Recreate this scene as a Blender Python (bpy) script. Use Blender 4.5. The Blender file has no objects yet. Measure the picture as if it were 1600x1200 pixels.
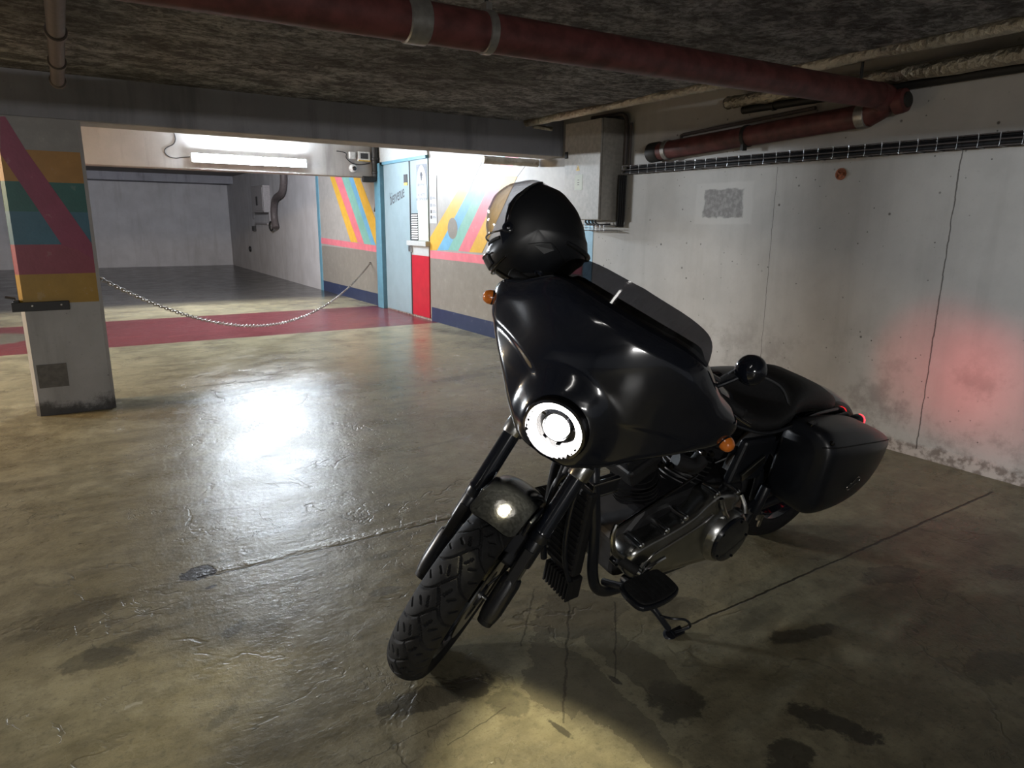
import bpy, bmesh, math, random
from mathutils import Vector, Matrix
random.seed(7)
sc = bpy.context.scene
col = sc.collection
R_ = math.radians

# ------------------------------------------------------------------ camera
FPX = 1064.108
CAM = Vector((0.0, 0.0, 1.3227))
RX = Vector((0.842, 0.116, -0.527)); RY = Vector((-0.539, 0.201, -0.818)); RZ = Vector((0.011, 0.973, 0.231))
RX.normalize(); RY = (RY - RX * RX.dot(RY)).normalized(); RZ = RX.cross(RY)
cam_d = bpy.data.cameras.new('camera'); cam = bpy.data.objects.new('camera', cam_d); col.objects.link(cam)
cam_d.sensor_width = 36.0; cam_d.lens = 36.0 * FPX / 1600.0; cam_d.clip_start = 0.05; cam_d.clip_end = 100
cam.matrix_world = Matrix(((RX.x, RX.y, RX.z, CAM.x), (RY.x, RY.y, RY.z, CAM.y), (RZ.x, RZ.y, RZ.z, CAM.z), (0, 0, 0, 1)))
sc.camera = cam

# ------------------------------------------------------------------ world, lights, exposure
w = bpy.data.worlds.new('world'); sc.world = w; w.use_nodes = True
w.node_tree.nodes['Background'].inputs[0].default_value = (0.62, 0.58, 0.52, 1)
w.node_tree.nodes['Background'].inputs[1].default_value = 0.02
sc.view_settings.view_transform = 'Standard'; sc.view_settings.look = 'None'
sc.view_settings.exposure = 0.0; sc.view_settings.gamma = 1.0; sc.view_settings.use_curve_mapping = False
TUBE_E = 380.0
def area(name, loc, rot, sx, sy, power, colr):
    l = bpy.data.lights.new(name, 'AREA'); l.shape = 'RECTANGLE'; l.size = sx; l.size_y = sy; l.energy = power; l.color = colr
    o = bpy.data.objects.new(name, l); o.location = loc; o.rotation_euler = rot; col.objects.link(o); return o
# tube fixtures of the aisles outside the frame, and two added fill lights
area('aisle_light', (-5.0, 6.6, 2.30), (0, R_(-35), 0), 0.15, 1.5, 360, (1.0, 0.70, 0.38))
bl = area('beam_tube_light', (-5.6, 9.9, 2.08), (0, 0, 0), 1.46, 0.10, 760, (0.90, 0.95, 1.0))
bl.rotation_euler = Vector((.55, -1, -.12)).to_track_quat('-Z', 'Y').to_euler()
area('far_bay_fill', (1.6, 10.42, 2.20), (R_(78), 0, 0), 1.5, 0.12, 230, (0.93, 0.94, 1.0))  # unseen lamp, added to brighten the far bay
area('rear_fill_light', (-2.6, -4.9, 1.6), (R_(82), 0, 0), 1.5, 0.12, 105, (1.0, 0.98, 0.95))  # fill added behind the camera for the pillar and beam fronts, no real fixture
area('near_tube_light', (-.30, .62, 2.17), (0, 0, 0), 1.2, 0.06, 5, (1.0, 0.97, 0.92))

# direction of the headlamp beam in the steered front end, and its spread
HB_SIZE, HB_Y, HB_Z = 122, .10, -.30
HELMET_TILT, HELMET_YAW, HELMET_S = 0.0, 0.0, 1.0
MIRROR_R = (.965, -.400, 1.055)

# ------------------------------------------------------------------ helpers
def ray(p): 
    d = Vector((p[0] - 800.0, -(p[1] - 600.0), -FPX))
    return Vector((RX.dot(d), RY.dot(d), RZ.dot(d)))
def on(p, axis, val):                       # point where the sight line through a photo point meets a plane of the building
    v = ray(p); return CAM + v * ((val - CAM[axis]) / v[axis])

class MB:
    def __init__(s): s.v = []; s.f = []
    def add(s, v, f):
        b = len(s.v); s.v += [Vector(p) for p in v]; s.f += [tuple(i + b for i in q) for q in f]; return s
    def box(s, a, b):
        x0, y0, z0 = a; x1, y1, z1 = b
        return s.add([(x0,y0,z0),(x1,y0,z0),(x1,y1,z0),(x0,y1,z0),(x0,y0,z1),(x1,y0,z1),(x1,y1,z1),(x0,y1,z1)],
                     [(0,3,2,1),(4,5,6,7),(0,1,5,4),(1,2,6,5),(2,3,7,6),(3,0,4,7)])
    def obox(s, c, ax, ay, az):              # oriented box: centre and three half vectors
        c, ax, ay, az = Vector(c), Vector(ax), Vector(ay), Vector(az); P = []
        for k in (-1, 1):
            for i, j in ((-1,-1),(1,-1),(1,1),(-1,1)): P.append(c + ax*i + ay*j + az*k)
        return s.add(P, [(0,3,2,1),(4,5,6,7),(0,1,5,4),(1,2,6,5),(2,3,7,6),(3,0,4,7)])
    def prism(s, pts, off):                  # polygon pts extruded by vector off
        pts = [Vector(p) for p in pts]; n = len(pts); off = Vector(off)
        F = [tuple(range(n))[::-1], tuple(range(n, 2*n))] + [(i, (i+1) % n, n + (i+1) % n, n + i) for i in range(n)]
        return s.add(pts + [p + off for p in pts], F)
    def loft(s, rings, closed=True, cap=True):
        n = len(rings[0]); V = [p for r in rings for p in r]; F = []
        for k in range(len(rings) - 1):
            for i in range(n if closed else n - 1):
                j = (i + 1) % n; F.append((k*n+i, k*n+j, (k+1)*n+j, (k+1)*n+i))
        if cap and closed: F.append(tuple(range(n))[::-1]); F.append(tuple((len(rings)-1)*n + i for i in range(n)))
        return s.add(V, F)
    def tube(s, path, r, n=12, closed=False, cap=True):
        path = [Vector(p) for p in path]; m = len(path)
        rr = r if isinstance(r, (list, tuple)) else [r] * m
        rings = []; up = None
        for i, p in enumerate(path):
            a = path[(i-1) % m] if (closed or i > 0) else p
            b = path[(i+1) % m] if (closed or i < m-1) else p
            t = (b - a).normalized()
            if up is None:
                up = Vector((0,0,1)) if abs(t.z) < .9 else Vector((1,0,0))
            u = (up - t * up.dot(t)).normalized(); up = u; vv = t.cross(u)
            rings.append([p + (u*math.cos(2*math.pi*k/n) + vv*math.sin(2*math.pi*k/n)) * rr[i] for k in range(n)])
        if closed: rings.append(rings[0]); return s.loft(rings, True, False)
        return s.loft(rings, True, cap)
    def lathe(s, prof, o, ax, n=32, ref=None): # prof: (radius, height along ax)
        o, ax = Vector(o), Vector(ax).normalized()
        u = Vector(ref) if ref else (Vector((0,0,1)) if abs(ax.z) < .9 else Vector((1,0,0)))
        u = (u - ax*ax.dot(u)).normalized(); vv = ax.cross(u)
        rings = [[o + ax*h + (u*math.cos(2*math.pi*k/n) + vv*math.sin(2*math.pi*k/n)) * max(r, 1e-5) for k in range(n)] for r, h in prof]
        return s.loft(rings, True, True)
    def xform(s, fn): s.v = [Vector(fn(p)) for p in s.v]; return s
    def build(s, name, m, parent=None, smooth=True, bevel=0, seg=2, sub=0, angle=35):
        me = bpy.data.meshes.new(name); me.from_pydata([tuple(p) for p in s.v], [], s.f)
        bm = bmesh.new(); bm.from_mesh(me); bmesh.ops.recalc_face_normals(bm, faces=bm.faces); bm.to_mesh(me); bm.free()
        if m: me.materials.append(m)
        o = bpy.data.objects.new(name, me); col.objects.link(o)
        if smooth:
            me.polygons.foreach_set('use_smooth', [True] * len(me.polygons))
            me.set_sharp_from_angle(angle=R_(angle))
        if bevel:
            b = o.modifiers.new('bevel', 'BEVEL'); b.width = bevel; b.segments = seg; b.limit_method = 'ANGLE'; b.angle_limit = R_(30)
            b.harden_normals = False
        if sub:
            q = o.modifiers.new('sub', 'SUBSURF'); q.levels = q.render_levels = sub
        if parent: o.parent = parent
        return o
def tag(o, label=None, cat=None, group=None, kind=None):
    if label: o['label'] = label
    if cat: o['category'] = cat
    if group: o['group'] = group
    if kind: o['kind'] = kind
    return o
def empty(name, loc=(0, 0, 0)):
    o = bpy.data.objects.new(name, None); o.location = loc; o.empty_display_size = .1; col.objects.link(o); return o
def catmull(pts, k=6, closed=False):
    pts = [Vector(p) for p in pts]; n = len(pts); out = []
    for i in range(n if closed else n - 1):
        if closed: a, b, c, d = pts[i-1], pts[i], pts[(i+1) % n], pts[(i+2) % n]
        else: a, b, c, d = pts[max(i-1,0)], pts[i], pts[i+1], pts[min(i+2,n-1)]
        for j in range(k):
            t = j / k
            out.append(0.5*((2*b) + (c-a)*t + (2*a-5*b+4*c-d)*t*t + (3*b-a-3*c+d)*t**3))
    if not closed: out.append(pts[-1])
    return out

# ------------------------------------------------------------------ materials
class NT:                                     # small node-graph writer
    def __init__(s, name):
        s.m = bpy.data.materials.new(name); s.m.use_nodes = True; s.t = s.m.node_tree
        s.b = s.t.nodes['Principled BSDF']; s._co = None; s._pos = None
    def n(s, typ, **kw):
        q = s.t.nodes.new(typ)
        for k, v in kw.items(): setattr(q, k, v)
        return q
    def put(s, sock, v):
        if hasattr(v, 'is_output') or isinstance(v, bpy.types.NodeSocket): s.t.links.new(v, sock)
        elif isinstance(v, (tuple, list)): sock.default_value = tuple(v) if len(v) == len(sock.default_value) else tuple(v) + (1,)
        else: sock.default_value = v
    def pos(s):                               # object-space position
        if s._co is None: s._co = s.n('ShaderNodeTexCoord').outputs['Object']
        return s._co
    def xyz(s):
        if s._pos is None: 
            q = s.n('ShaderNodeSeparateXYZ'); s.put(q.inputs[0], s.pos()); s._pos = q.outputs
        return s._pos
    def math(s, op, a, b=None, c=None, clamp=False):
        q = s.n('ShaderNodeMath', operation=op, use_clamp=clamp); s.put(q.inputs[0], a)
        if b is not None: s.put(q.inputs[1], b)
        if c is not None: s.put(q.inputs[2], c)
        return q.outputs[0]
    def scaled(s, sx, sy, sz, off=(0, 0, 0)):
        q = s.n('ShaderNodeMapping'); s.put(q.inputs['Vector'], s.pos()); q.inputs['Scale'].default_value = (sx, sy, sz); q.inputs['Location'].default_value = off
        return q.outputs[0]
    def noise(s, scale, detail=4, rough=.55, vec=None, dist=0):
        q = s.n('ShaderNodeTexNoise'); s.put(q.inputs['Vector'], vec if vec is not None else s.pos())
        q.inputs['Scale'].default_value = scale; q.inputs['Detail'].default_value = detail; q.inputs['Roughness'].default_value = rough
        q.inputs['Distortion'].default_value = dist
        return q.outputs['Fac']
    def voro(s, scale, vec=None, feature='F1', rnd=1):
        q = s.n('ShaderNodeTexVoronoi', feature=feature); s.put(q.inputs['Vector'], vec if vec is not None else s.pos())
        q.inputs['Scale'].default_value = scale; q.inputs['Randomness'].default_value = rnd
        return q.outputs['Distance']
    def ramp(s, f, lo, hi, a=0.0, b=1.0):
        q = s.n('ShaderNodeMapRange', interpolation_type='SMOOTHSTEP'); s.put(q.inputs[0], f)
        for i, v in zip((1, 2, 3, 4), (lo, hi, a, b)): s.put(q.inputs[i], v)
        return q.outputs[0]
    def mix(s, f, a, b, mode='MIX'):
        q = s.n('ShaderNodeMix', data_type='RGBA', blend_type=mode); s.put(q.inputs[0], f)
        s.put(q.inputs[6], a if not isinstance(a, tuple) else a + (1,) if len(a) == 3 else a)
        s.put(q.inputs[7], b if not isinstance(b, tuple) else b + (1,) if len(b) == 3 else b)
        return q.outputs[2]
    def bump(s, h, strength=.3, dist=.01):
        q = s.n('ShaderNodeBump'); s.put(q.inputs['Height'], h); q.inputs['Strength'].default_value = strength; q.inputs['Distance'].default_value = dist
        s.t.links.new(q.outputs[0], s.b.inputs['Normal'])
    def set(s, color=None, rough=None, metal=None, spec=None, **kw):
        if color is not None: s.put(s.b.inputs['Base Color'], color if not isinstance(color, tuple) else color + (1,) if len(color) == 3 else color)
        if rough is not None: s.put(s.b.inputs['Roughness'], rough)
        if metal is not None: s.put(s.b.inputs['Metallic'], metal)
        if spec is not None: s.put(s.b.inputs['Specular IOR Level'], spec)
        for k, v in kw.items(): s.put(s.b.inputs[k], v)
        return s.m
    def blob(s, cx, cy, rx, ry, ang, nz, soft=.12, amp=.5):
        # ragged patch on the floor plane (x, y): 1 inside, 0 outside
        x, y, _ = s.xyz()
        dx = s.math('SUBTRACT', x, cx); dy = s.math('SUBTRACT', y, cy); ca, sa = math.cos(ang), math.sin(ang)
        u = s.math('ADD', s.math('MULTIPLY', dx, ca / rx), s.math('MULTIPLY', dy, sa / rx))
        v = s.math('ADD', s.math('MULTIPLY', dx, -sa / ry), s.math('MULTIPLY', dy, ca / ry))
        d = s.math('SQRT', s.math('ADD', s.math('MULTIPLY', u, u), s.math('MULTIPLY', v, v)))
        d = s.math('ADD', d, s.math('MULTIPLY', s.math('SUBTRACT', nz, .5), amp * 2))
        return s.ramp(d, 1 + soft, 1 - soft)
    def line(s, ax, ay, bx, by, wid, nz, amp, coords='xy'):
        # wobbling line between two points; 1 on the line
        o = s.xyz(); X = o['xyz'.index(coords[0])]; Y = o['xyz'.index(coords[1])]
        L = math.hypot(bx-ax, by-ay); ux, uy = (bx-ax)/L, (by-ay)/L
        dx = s.math('SUBTRACT', X, ax); dy = s.math('SUBTRACT', Y, ay)
        t = s.math('ADD', s.math('MULTIPLY', dx, ux), s.math('MULTIPLY', dy, uy))
        d = s.math('ADD', s.math('MULTIPLY', dx, -uy), s.math('MULTIPLY', dy, ux))
        d = s.math('ABSOLUTE', s.math('ADD', d, s.math('MULTIPLY', s.math('SUBTRACT', nz, .5), amp)))
        m = s.ramp(d, wid, wid * .35)
        m = s.math('MULTIPLY', m, s.math('GREATER_THAN', t, 0)); m = s.math('MULTIPLY', m, s.math('LESS_THAN', t, L))
        return m
def plain(name, c, rough=.5, metal=0, spec=.5, var=.12, scale=30, bump=0, **kw):
    t = NT(name); nz = t.noise(scale, 5)
    colr = t.mix(t.ramp(nz, .3, .7), tuple(x * (1 - var) for x in c), tuple(min(1, x * (1 + var)) for x in c))
    if bump: t.bump(nz, bump, .004)
    return t.set(colr, rough, metal, spec, **kw)
M = {}

def floor_material():
    t = NT('floor_concrete'); x, y, z = t.xyz()
    big = t.noise(.55, 4, .6); med = t.noise(3.2, 6, .62); fine = t.noise(42, 4, .6); grit = t.noise(160, 2, .6)
    streak = t.noise(1.0, 5, .6, vec=t.scaled(1.4, 7.5, 1, (3, 1, 0)))
    wob = t.noise(7.5, 8, .72, dist=.3); wob2 = t.noise(14, 4, .6)
    c = t.mix(t.ramp(med, .34, .68), (.21, .188, .122), (.35, .318, .212))
    c = t.mix(t.ramp(big, .40, .62), c, (.285, .252, .162), 'MIX')
    c = t.mix(t.math('MULTIPLY', t.ramp(streak, .46, .70), .5), c, (.13, .115, .082))
    c = t.mix(t.math('MULTIPLY', t.ramp(t.noise(11, 6, .68), .40, .64), .42), c, (.125, .11, .075))
    c = t.mix(t.math('MULTIPLY', t.ramp(t.noise(24, 5, .7, dist=.4), .56, .68), .30), c, (.36, .335, .25))
    c = t.mix(t.math('MULTIPLY', t.ramp(fine, .54, .72), .45), c, (.09, .08, .06))
    # lighter yellow tone further away by the door
    far = t.math('MULTIPLY', t.ramp(y, 5.2, 7.4), t.ramp(t.noise(2.2, 5), .25, .7))
    c = t.mix(t.math('MULTIPLY', far, .65), c, (.46, .43, .29))
    # bare grey floor of the bay behind the red strip
    c = t.mix(t.ramp(y, 11.3, 12.3), c, t.mix(t.ramp(streak, .4, .65), (.066, .064, .06), (.040, .039, .038)))
    # red walkway strip
    edge = t.math('MULTIPLY', t.math('SUBTRACT', wob2, .5), .03)
    yy = t.math('ADD', y, edge)
    strip = t.math('MULTIPLY', t.math('GREATER_THAN', yy, 8.145), t.math('LESS_THAN', yy, 10.26))
    worn = t.ramp(t.noise(2.0, 7, .7, vec=t.scaled(.8, 3.0, 1)), .66, .72)
    red = t.mix(t.math('MULTIPLY', worn, .75), t.mix(med, (.17, .040, .048), (.22, .062, .066)), (.34, .27, .24))
    gap = t.blob(-.85, 9.3, .42, .45, 0, wob, .06, .3)
    red = t.mix(gap, red, (.16, .15, .12))
    c = t.mix(strip, c, red)
    # oil and water stains: (x, y, rx, ry, angle, strength, colour)
    dk = (.060, .055, .044)
    st = []
    for px, rpx, rpy, an, k in (((795,1100),.05,.06,0,.5),((690,1085),.16,.05,-.2,.75),((1060,1098),.085,.075,0,.75),((1250,992),.13,.035,-.25,.7),
                                ((1385,898),.12,.06,-.2,.55),((1290,1130),.05,.10,.5,.85),((1235,1185),.07,.05,0,.8),((1575,895),.10,.05,-.2,.5),
                                ((1560,1040),.14,.06,-.2,.45),((150,1030),.09,.06,0,.55),((110,965),.14,.07,.3,.35),((600,925),.05,.03,0,.45),
                                ((600,868),.07,.03,0,.4),((720,590),.30,.08,.1,.55),((770,575),.16,.06,0,.5),((90,585),.10,.09,0,.0),
                                ((350,1120),.05,.02,.5,.35),((870,1135),.012,.055,.15,.8),((960,1062),.010,.03,.1,.85),((365,985),.05,.03,.8,.5),((335,870),.05,.02,.2,.3),
                                ((190,1005),.10,.05,.4,.4),((700,690),.25,.02,.1,.35),((480,635),.22,.015,.2,.5),((1060,955),.12,.06,0,.35),((1195,965),.14,.05,0,.25)):
        p = on(px, 2, 0)
        if k: st.append((t.blob(p.x, p.y, rpx, rpy, an, wob, .14, 1.5), k))
    for m_, k in st: c = t.mix(t.math('MULTIPLY', m_, k), c, dk)
    # the long drip patch under the machine, a shade darker with a pale rim
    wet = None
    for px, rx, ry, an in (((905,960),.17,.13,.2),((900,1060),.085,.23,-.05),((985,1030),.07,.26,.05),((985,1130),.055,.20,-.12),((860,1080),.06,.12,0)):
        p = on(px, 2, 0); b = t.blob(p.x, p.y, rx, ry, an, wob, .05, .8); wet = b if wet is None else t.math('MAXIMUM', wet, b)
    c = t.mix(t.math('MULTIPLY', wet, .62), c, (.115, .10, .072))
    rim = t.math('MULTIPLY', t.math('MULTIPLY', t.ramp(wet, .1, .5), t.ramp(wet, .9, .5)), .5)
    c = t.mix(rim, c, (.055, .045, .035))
    # flaked paint hole with a dark edge
    p = on((314, 896), 2, 0); hole = t.blob(p.x, p.y, .068, .054, .1, wob, .04, 1.0); c = t.mix(hole, c, (.032, .024, .019))
    p = on((330, 917), 2, 0); h2 = t.blob(p.x, p.y, .022, .010, .2, wob2, .1, .3); c = t.mix(h2, c, (.05, .04, .03))
    # cracks and the raised seam
    cr = t.line(1.56, 1.397, 2.64, 1.406, .0065, wob2, .02); c1 = t.line(2.64, 1.406, 3.86, 1.415, .0085, wob2, .02)
    cr = t.math('MAXIMUM', cr, c1); deep = cr
    for a, b, wd in (((1390,745),(1440,760),.004),((700,1165),(790,1105),.003),((835,920),(815,1010),.004),((960,940),(962,1060),.004),((890,930),(880,1130),.005),((560,1195),(720,1110),.002)):
        A, B = on(a, 2, 0), on(b, 2, 0); cr = t.math('MAXIMUM', cr, t.line(A.x, A.y, B.x, B.y, wd, wob2, .03))
    c = t.mix(t.math('MULTIPLY', cr, .55), c, (.03, .026, .02)); c = t.mix(t.math('MULTIPLY', deep, .8), c, (.03, .026, .02))
    ridge = t.line(.27, 2.625, 1.36, 2.605, .030, wob2, .05)
    rdg2 = t.line(-1.4, 2.60, .27, 2.60, .012, wob2, .09)
    rc = t.line(.33, 2.585, 1.36, 2.572, .005, wob2, .05)
    c = t.mix(t.math('MULTIPLY', rc, .8), c, (.04, .035, .03))
    # white scuffs
    scf = None
    for a, b, wd in (((255,715),(258,735),.006),((284,725),(296,750),.006),((325,740),(342,715),.005),((340,665),(362,645),.006),((195,1105),(222,1100),.01),((420,835),(450,815),.004),((290,640),(308,622),.008)):
        A, B = on(a, 2, 0), on(b, 2, 0); l = t.line(A.x, A.y, B.x, B.y, wd, wob2, .06); scf = l if scf is None else t.math('MAXIMUM', scf, l)
    c = t.mix(t.math('MULTIPLY', scf, .6), c, (.42, .40, .34))
    # fine dark specks
    sp = t.math('MULTIPLY', t.ramp(t.voro(9), .07, .03), t.ramp(t.noise(3), .48, .6)); c = t.mix(t.math('MULTIPLY', sp, .6), c, (.05, .045, .04))
    c = t.mix(t.math('MULTIPLY', t.ramp(grit, .56, .72), .35), c, (.08, .075, .06))
    ck = t.ramp(t.math('ABSOLUTE', t.math('SUBTRACT', t.noise(1.5, 5, .55, dist=.6), .5)), .010, .002)
    ck = t.math('MULTIPLY', ck, t.ramp(t.noise(2.6, 3), .47, .58))
    ck2 = t.math('MULTIPLY', t.ramp(t.math('ABSOLUTE', t.math('SUBTRACT', t.noise(4.3, 4, .6, dist=.9), .5)), .012, .003), t.ramp(t.noise(1.9, 3), .52, .6))
    ck = t.math('MAXIMUM', ck, ck2)
    c = t.mix(t.math('MULTIPLY', ck, .28), c, (.055, .048, .038))
    ro = t.math('ADD', t.ramp(med, .3, .75, .17, .30), t.math('MULTIPLY', fine, .08))
    ro = t.math('ADD', ro, t.math('MULTIPLY', t.ramp(y, 4.5, 6.5, .05, -.08), 1.0))
    h = t.math('ADD', t.math('MULTIPLY', med, .55), t.math('MULTIPLY', fine, .16))
    h = t.math('ADD', h, t.math('MULTIPLY', grit, .05))
    h = t.math('ADD', h, t.math('MULTIPLY', streak, .25))
    h = t.math('ADD', h, t.math('MULTIPLY', t.math('MAXIMUM', ridge, t.math('MULTIPLY', rdg2, .3)), t.ramp(t.noise(18, 4), .3, .7, .05, .38)))
    h = t.math('SUBTRACT', h, t.math('MULTIPLY', t.math('MAXIMUM', t.math('MAXIMUM', hole, rc), deep), .4))
    h = t.math('SUBTRACT', h, t.math('MULTIPLY', ck, .12))
    h = t.math('ADD', h, t.math('MULTIPLY', t.noise(13, 6, .62), .30))
    t.bump(h, .42, .02)
    return t.set(c, ro, 0, .15)
M['floor'] = floor_material()

def wall_material(name, base, dark, pits=True, seams=(), grime=.5, patch=None, foot=False):
    t = NT(name); x, y, z = t.xyz()
    med = t.noise(2.4, 6, .62); big = t.noise(.7, 4, .6); fine = t.noise(55, 4, .6)
    vs = t.noise(1.0, 5, .6, vec=t.scaled(6, 6, .7))
    c = t.mix(t.ramp(med, .32, .7), tuple(b * .86 for b in base), base)
    c = t.mix(t.math('MULTIPLY', t.ramp(vs, .48, .72), grime * .5), c, dark)
    c = t.mix(t.math('MULTIPLY', t.ramp(big, .5, .75), grime * .45), c, dark)
    c = t.mix(t.math('MULTIPLY', t.ramp(fine, .60, .78), .25), c, dark)
    h = t.math('ADD', t.math('MULTIPLY', med, .3), t.math('MULTIPLY', fine, .12))
    if pits:
        pt = t.math('MULTIPLY', t.ramp(t.voro(7.5), .085, .035), t.ramp(t.noise(1.7, 2), .38, .50))
        p2 = t.math('MULTIPLY', t.ramp(t.voro(17), .10, .04), t.ramp(t.noise(2.7, 2), .45, .53))
        pt = t.math('MAXIMUM', pt, p2)
        c = t.mix(t.math('MULTIPLY', pt, .8), c, (.035, .03, .026)); h = t.math('SUBTRACT', h, t.math('MULTIPLY', pt, .4))
        # dirt rising from the floor
        lo = t.math('MULTIPLY', t.ramp(z, .95, .15), t.ramp(t.noise(3.4, 6, .68), .46, .66))
        c = t.mix(t.math('MULTIPLY', lo, .5), c, (.12, .085, .075))
        sp = t.math('MULTIPLY', t.ramp(t.math('ADD', z, t.math('MULTIPLY', t.math('SUBTRACT', t.noise(6, 6, .7), .5), .18)), .10, .06), 1)
        c = t.mix(t.math('MULTIPLY', sp, .8), c, t.mix(t.ramp(t.noise(22, 5), .4, .6), (.16, .12, .10), (.52, .46, .43)))
        h = t.math('ADD', h, t.math('MULTIPLY', sp, .5))
    if foot:
        n1 = t.noise(7, 7, .72)
        c = t.mix(t.math('MULTIPLY', t.ramp(t.math('ADD', z, t.math('MULTIPLY', t.math('SUBTRACT', n1, .5), .35)), .13, .03), .85), c, (.035, .033, .032))
        c = t.mix(t.math('MULTIPLY', t.ramp(t.noise(6, 7, .75), .60, .70), .5), c, (.10, .10, .10))
        sp = t.math('MULTIPLY', t.ramp(t.voro(14), .10, .04), t.ramp(t.noise(3, 2), .50, .6)); c = t.mix(t.math('MULTIPLY', sp, .7), c, (.05, .05, .05))
    for (a, b, c_, d, wd) in seams:
        l = t.line(a, b, c_, d, wd, t.noise(12, 4), .02, 'yz'); c = t.mix(t.math('MULTIPLY', l, .8), c, (.05, .042, .036)); h = t.math('SUBTRACT', h, t.math('MULTIPLY', l, .3))
    if patch:
        (yc, zc, ry, rz) = patch
        def rect(ry, rz, amp):
            nz = t.math('MULTIPLY', t.math('SUBTRACT', t.noise(9, 4), .5), amp)
            u = t.math('DIVIDE', t.math('ABSOLUTE', t.math('SUBTRACT', y, yc)), ry); v = t.math('DIVIDE', t.math('ABSOLUTE', t.math('SUBTRACT', z, zc)), rz)
            return t.ramp(t.math('ADD', t.math('MAXIMUM', u, v), nz), 1.04, .92)
        c = t.mix(t.math('MULTIPLY', rect(ry * 1.45, rz * 1.5, .15), .5), c, tuple(min(1, b * 1.12) for b in base))
        pr = rect(ry, rz, .55); c = t.mix(t.math('MULTIPLY', pr, .75), c, t.mix(t.ramp(t.noise(30, 5), .4, .65), (.13, .125, .125), (.27, .26, .255)))
    t.bump(h, .35, .012)
    return t.set(c, .72, 0, .35)
M['wall_concrete'] = wall_material('wall_concrete', (.53, .52, .50), (.31, .30, .285), True,
                                   seams=((1.917, .05, 1.741 * 1.1023, 1.72, .005), (3.05, .3, 3.06, 1.7, .0025)), patch=(3.50, 1.47, .185, .10))
M['wall_bay'] = wall_material('wall_bay', (.53, .53, .55), (.30, .28, .27), False, grime=.6)
M['beam'] = wall_material('beam_concrete', (.33, .335, .375), (.09, .09, .10), False, grime=.9)
M['beam_white'] = wall_material('beam_white', (.46, .44, .42), (.17, .16, .15), False, grime=1.0)
M['pillar'] = wall_material('pillar_concrete', (.47, .475, .495), (.19, .19, .195), False, grime=.7, foot=True)

def insul_material():
    t = NT('ceiling_insulation')
    a = t.noise(1.0, 8, .72, vec=t.scaled(4.5, 7.5, 3), dist=.4); b = t.noise(70, 6, .7); d = t.noise(.8, 4, .6); g = t.noise(26, 7, .75, dist=.5); k = t.noise(9, 5, .7, dist=.8)
    c = t.mix(t.ramp(a, .38, .66), (.115, .115, .122), (.40, .40, .41))
    c = t.mix(t.math('MULTIPLY', t.ramp(g, .44, .58), .65), c, (.055, .051, .047))
    c = t.mix(t.math('MULTIPLY', t.ramp(k, .52, .62), .45), c, (.44, .43, .42))
    c = t.mix(t.math('MULTIPLY', t.ramp(d, .42, .68), .55), c, (.07, .066, .06))
    h = t.math('ADD', t.math('MULTIPLY', b, .5), t.math('ADD', t.math('MULTIPLY', a, .35), t.math('MULTIPLY', g, .6)))
    t.bump(h, .9, .02)
    return t.set(c, .95, 0, .1)
M['insulation'] = insul_material()
M['slab'] = wall_material('ceiling_slab', (.30, .285, .27), (.10, .095, .09), False, grime=.9)

def paint(name, c, wear=.12):
    t = NT(name); nz = t.noise(9, 6, .65); f = t.noise(60, 3)
    cc = t.mix(t.ramp(nz, .35, .65), tuple(v * .88 for v in c), c)
    cc = t.mix(t.math('MULTIPLY', t.ramp(nz, .63, .67), wear), cc, (.55, .53, .5))
    t.bump(f, .12, .004)
    return t.set(cc, .42, 0, .4)
PC = dict(yellow=(.70, .42, .06), pink=(.72, .20, .25), blue=(.17, .42, .64), glare_blue=(.30, .46, .56), green=(.22, .46, .40), navy=(.03, .042, .095), grey=(.25, .235, .21),
          white=(.38, .37, .355), teal=(.13, .30, .40), pale=(.45, .62, .68), ochre=(.42, .215, .05), magenta=(.30, .055, .12), p_blue=(.055, .17, .26), p_green=(.035, .15, .145),
          p_red=(.30, .065, .105), p_gold=(.40, .24, .035), p_white=(.29, .285, .285), lightblue=(.30, .52, .68))
for k, c in PC.items(): M['paint_' + k] = paint('paint_' + k, c)

M['black_plastic'] = plain('black_plastic', (.012, .012, .014), .45)
M['black_steel'] = plain('black_steel', (.016, .016, .018), .5, 0)
M['galv'] = plain('galvanised_wire', (.42, .43, .44), .35, 1, scale=80)
M['white_plastic'] = plain('white_plastic', (.70, .71, .70), .45)
M['grey_box'] = plain('grey_enamel', (.40, .385, .36), .42)
M['grey_box_far'] = plain('grey_enamel_far', (.30, .285, .29), .5)
M['pipe_red'] = plain('red_lead_pipe', (.105, .032, .030), .5, 0, scale=14, var=.35, bump=.25)
M['pipe_black'] = plain('black_pipe', (.020, .019, .018), .6)
M['pipe_grey'] = plain('grey_pipe', (.095, .08, .08), .55)
M['collar'] = plain('pipe_collar', (.34, .33, .31), .38, .7, scale=40)
M['paper'] = plain('paper', (.62, .66, .60), .7, var=.03)
M['paper_white'] = plain('paper_white', (.46, .48, .50), .6, var=.03)
M['ink'] = plain('ink', (.05, .05, .055), .7)
M['ink_grey'] = plain('ink_grey', (.22, .24, .28), .7)
M['warn'] = plain('warning_yellow', (.75, .50, .10), .5)
M['door_blue'] = plain('door_pale_blue', (.27, .36, .40), .4, var=.05, scale=6)
M['door_red'] = plain('door_red', (.46, .018, .035), .35, var=.08, scale=8)
M['door_white'] = plain('door_white', (.48, .50, .50), .45, var=.05)
M['rust'] = plain('rust', (.30, .10, .045), .8, var=.5, scale=60, bump=.5)
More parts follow.
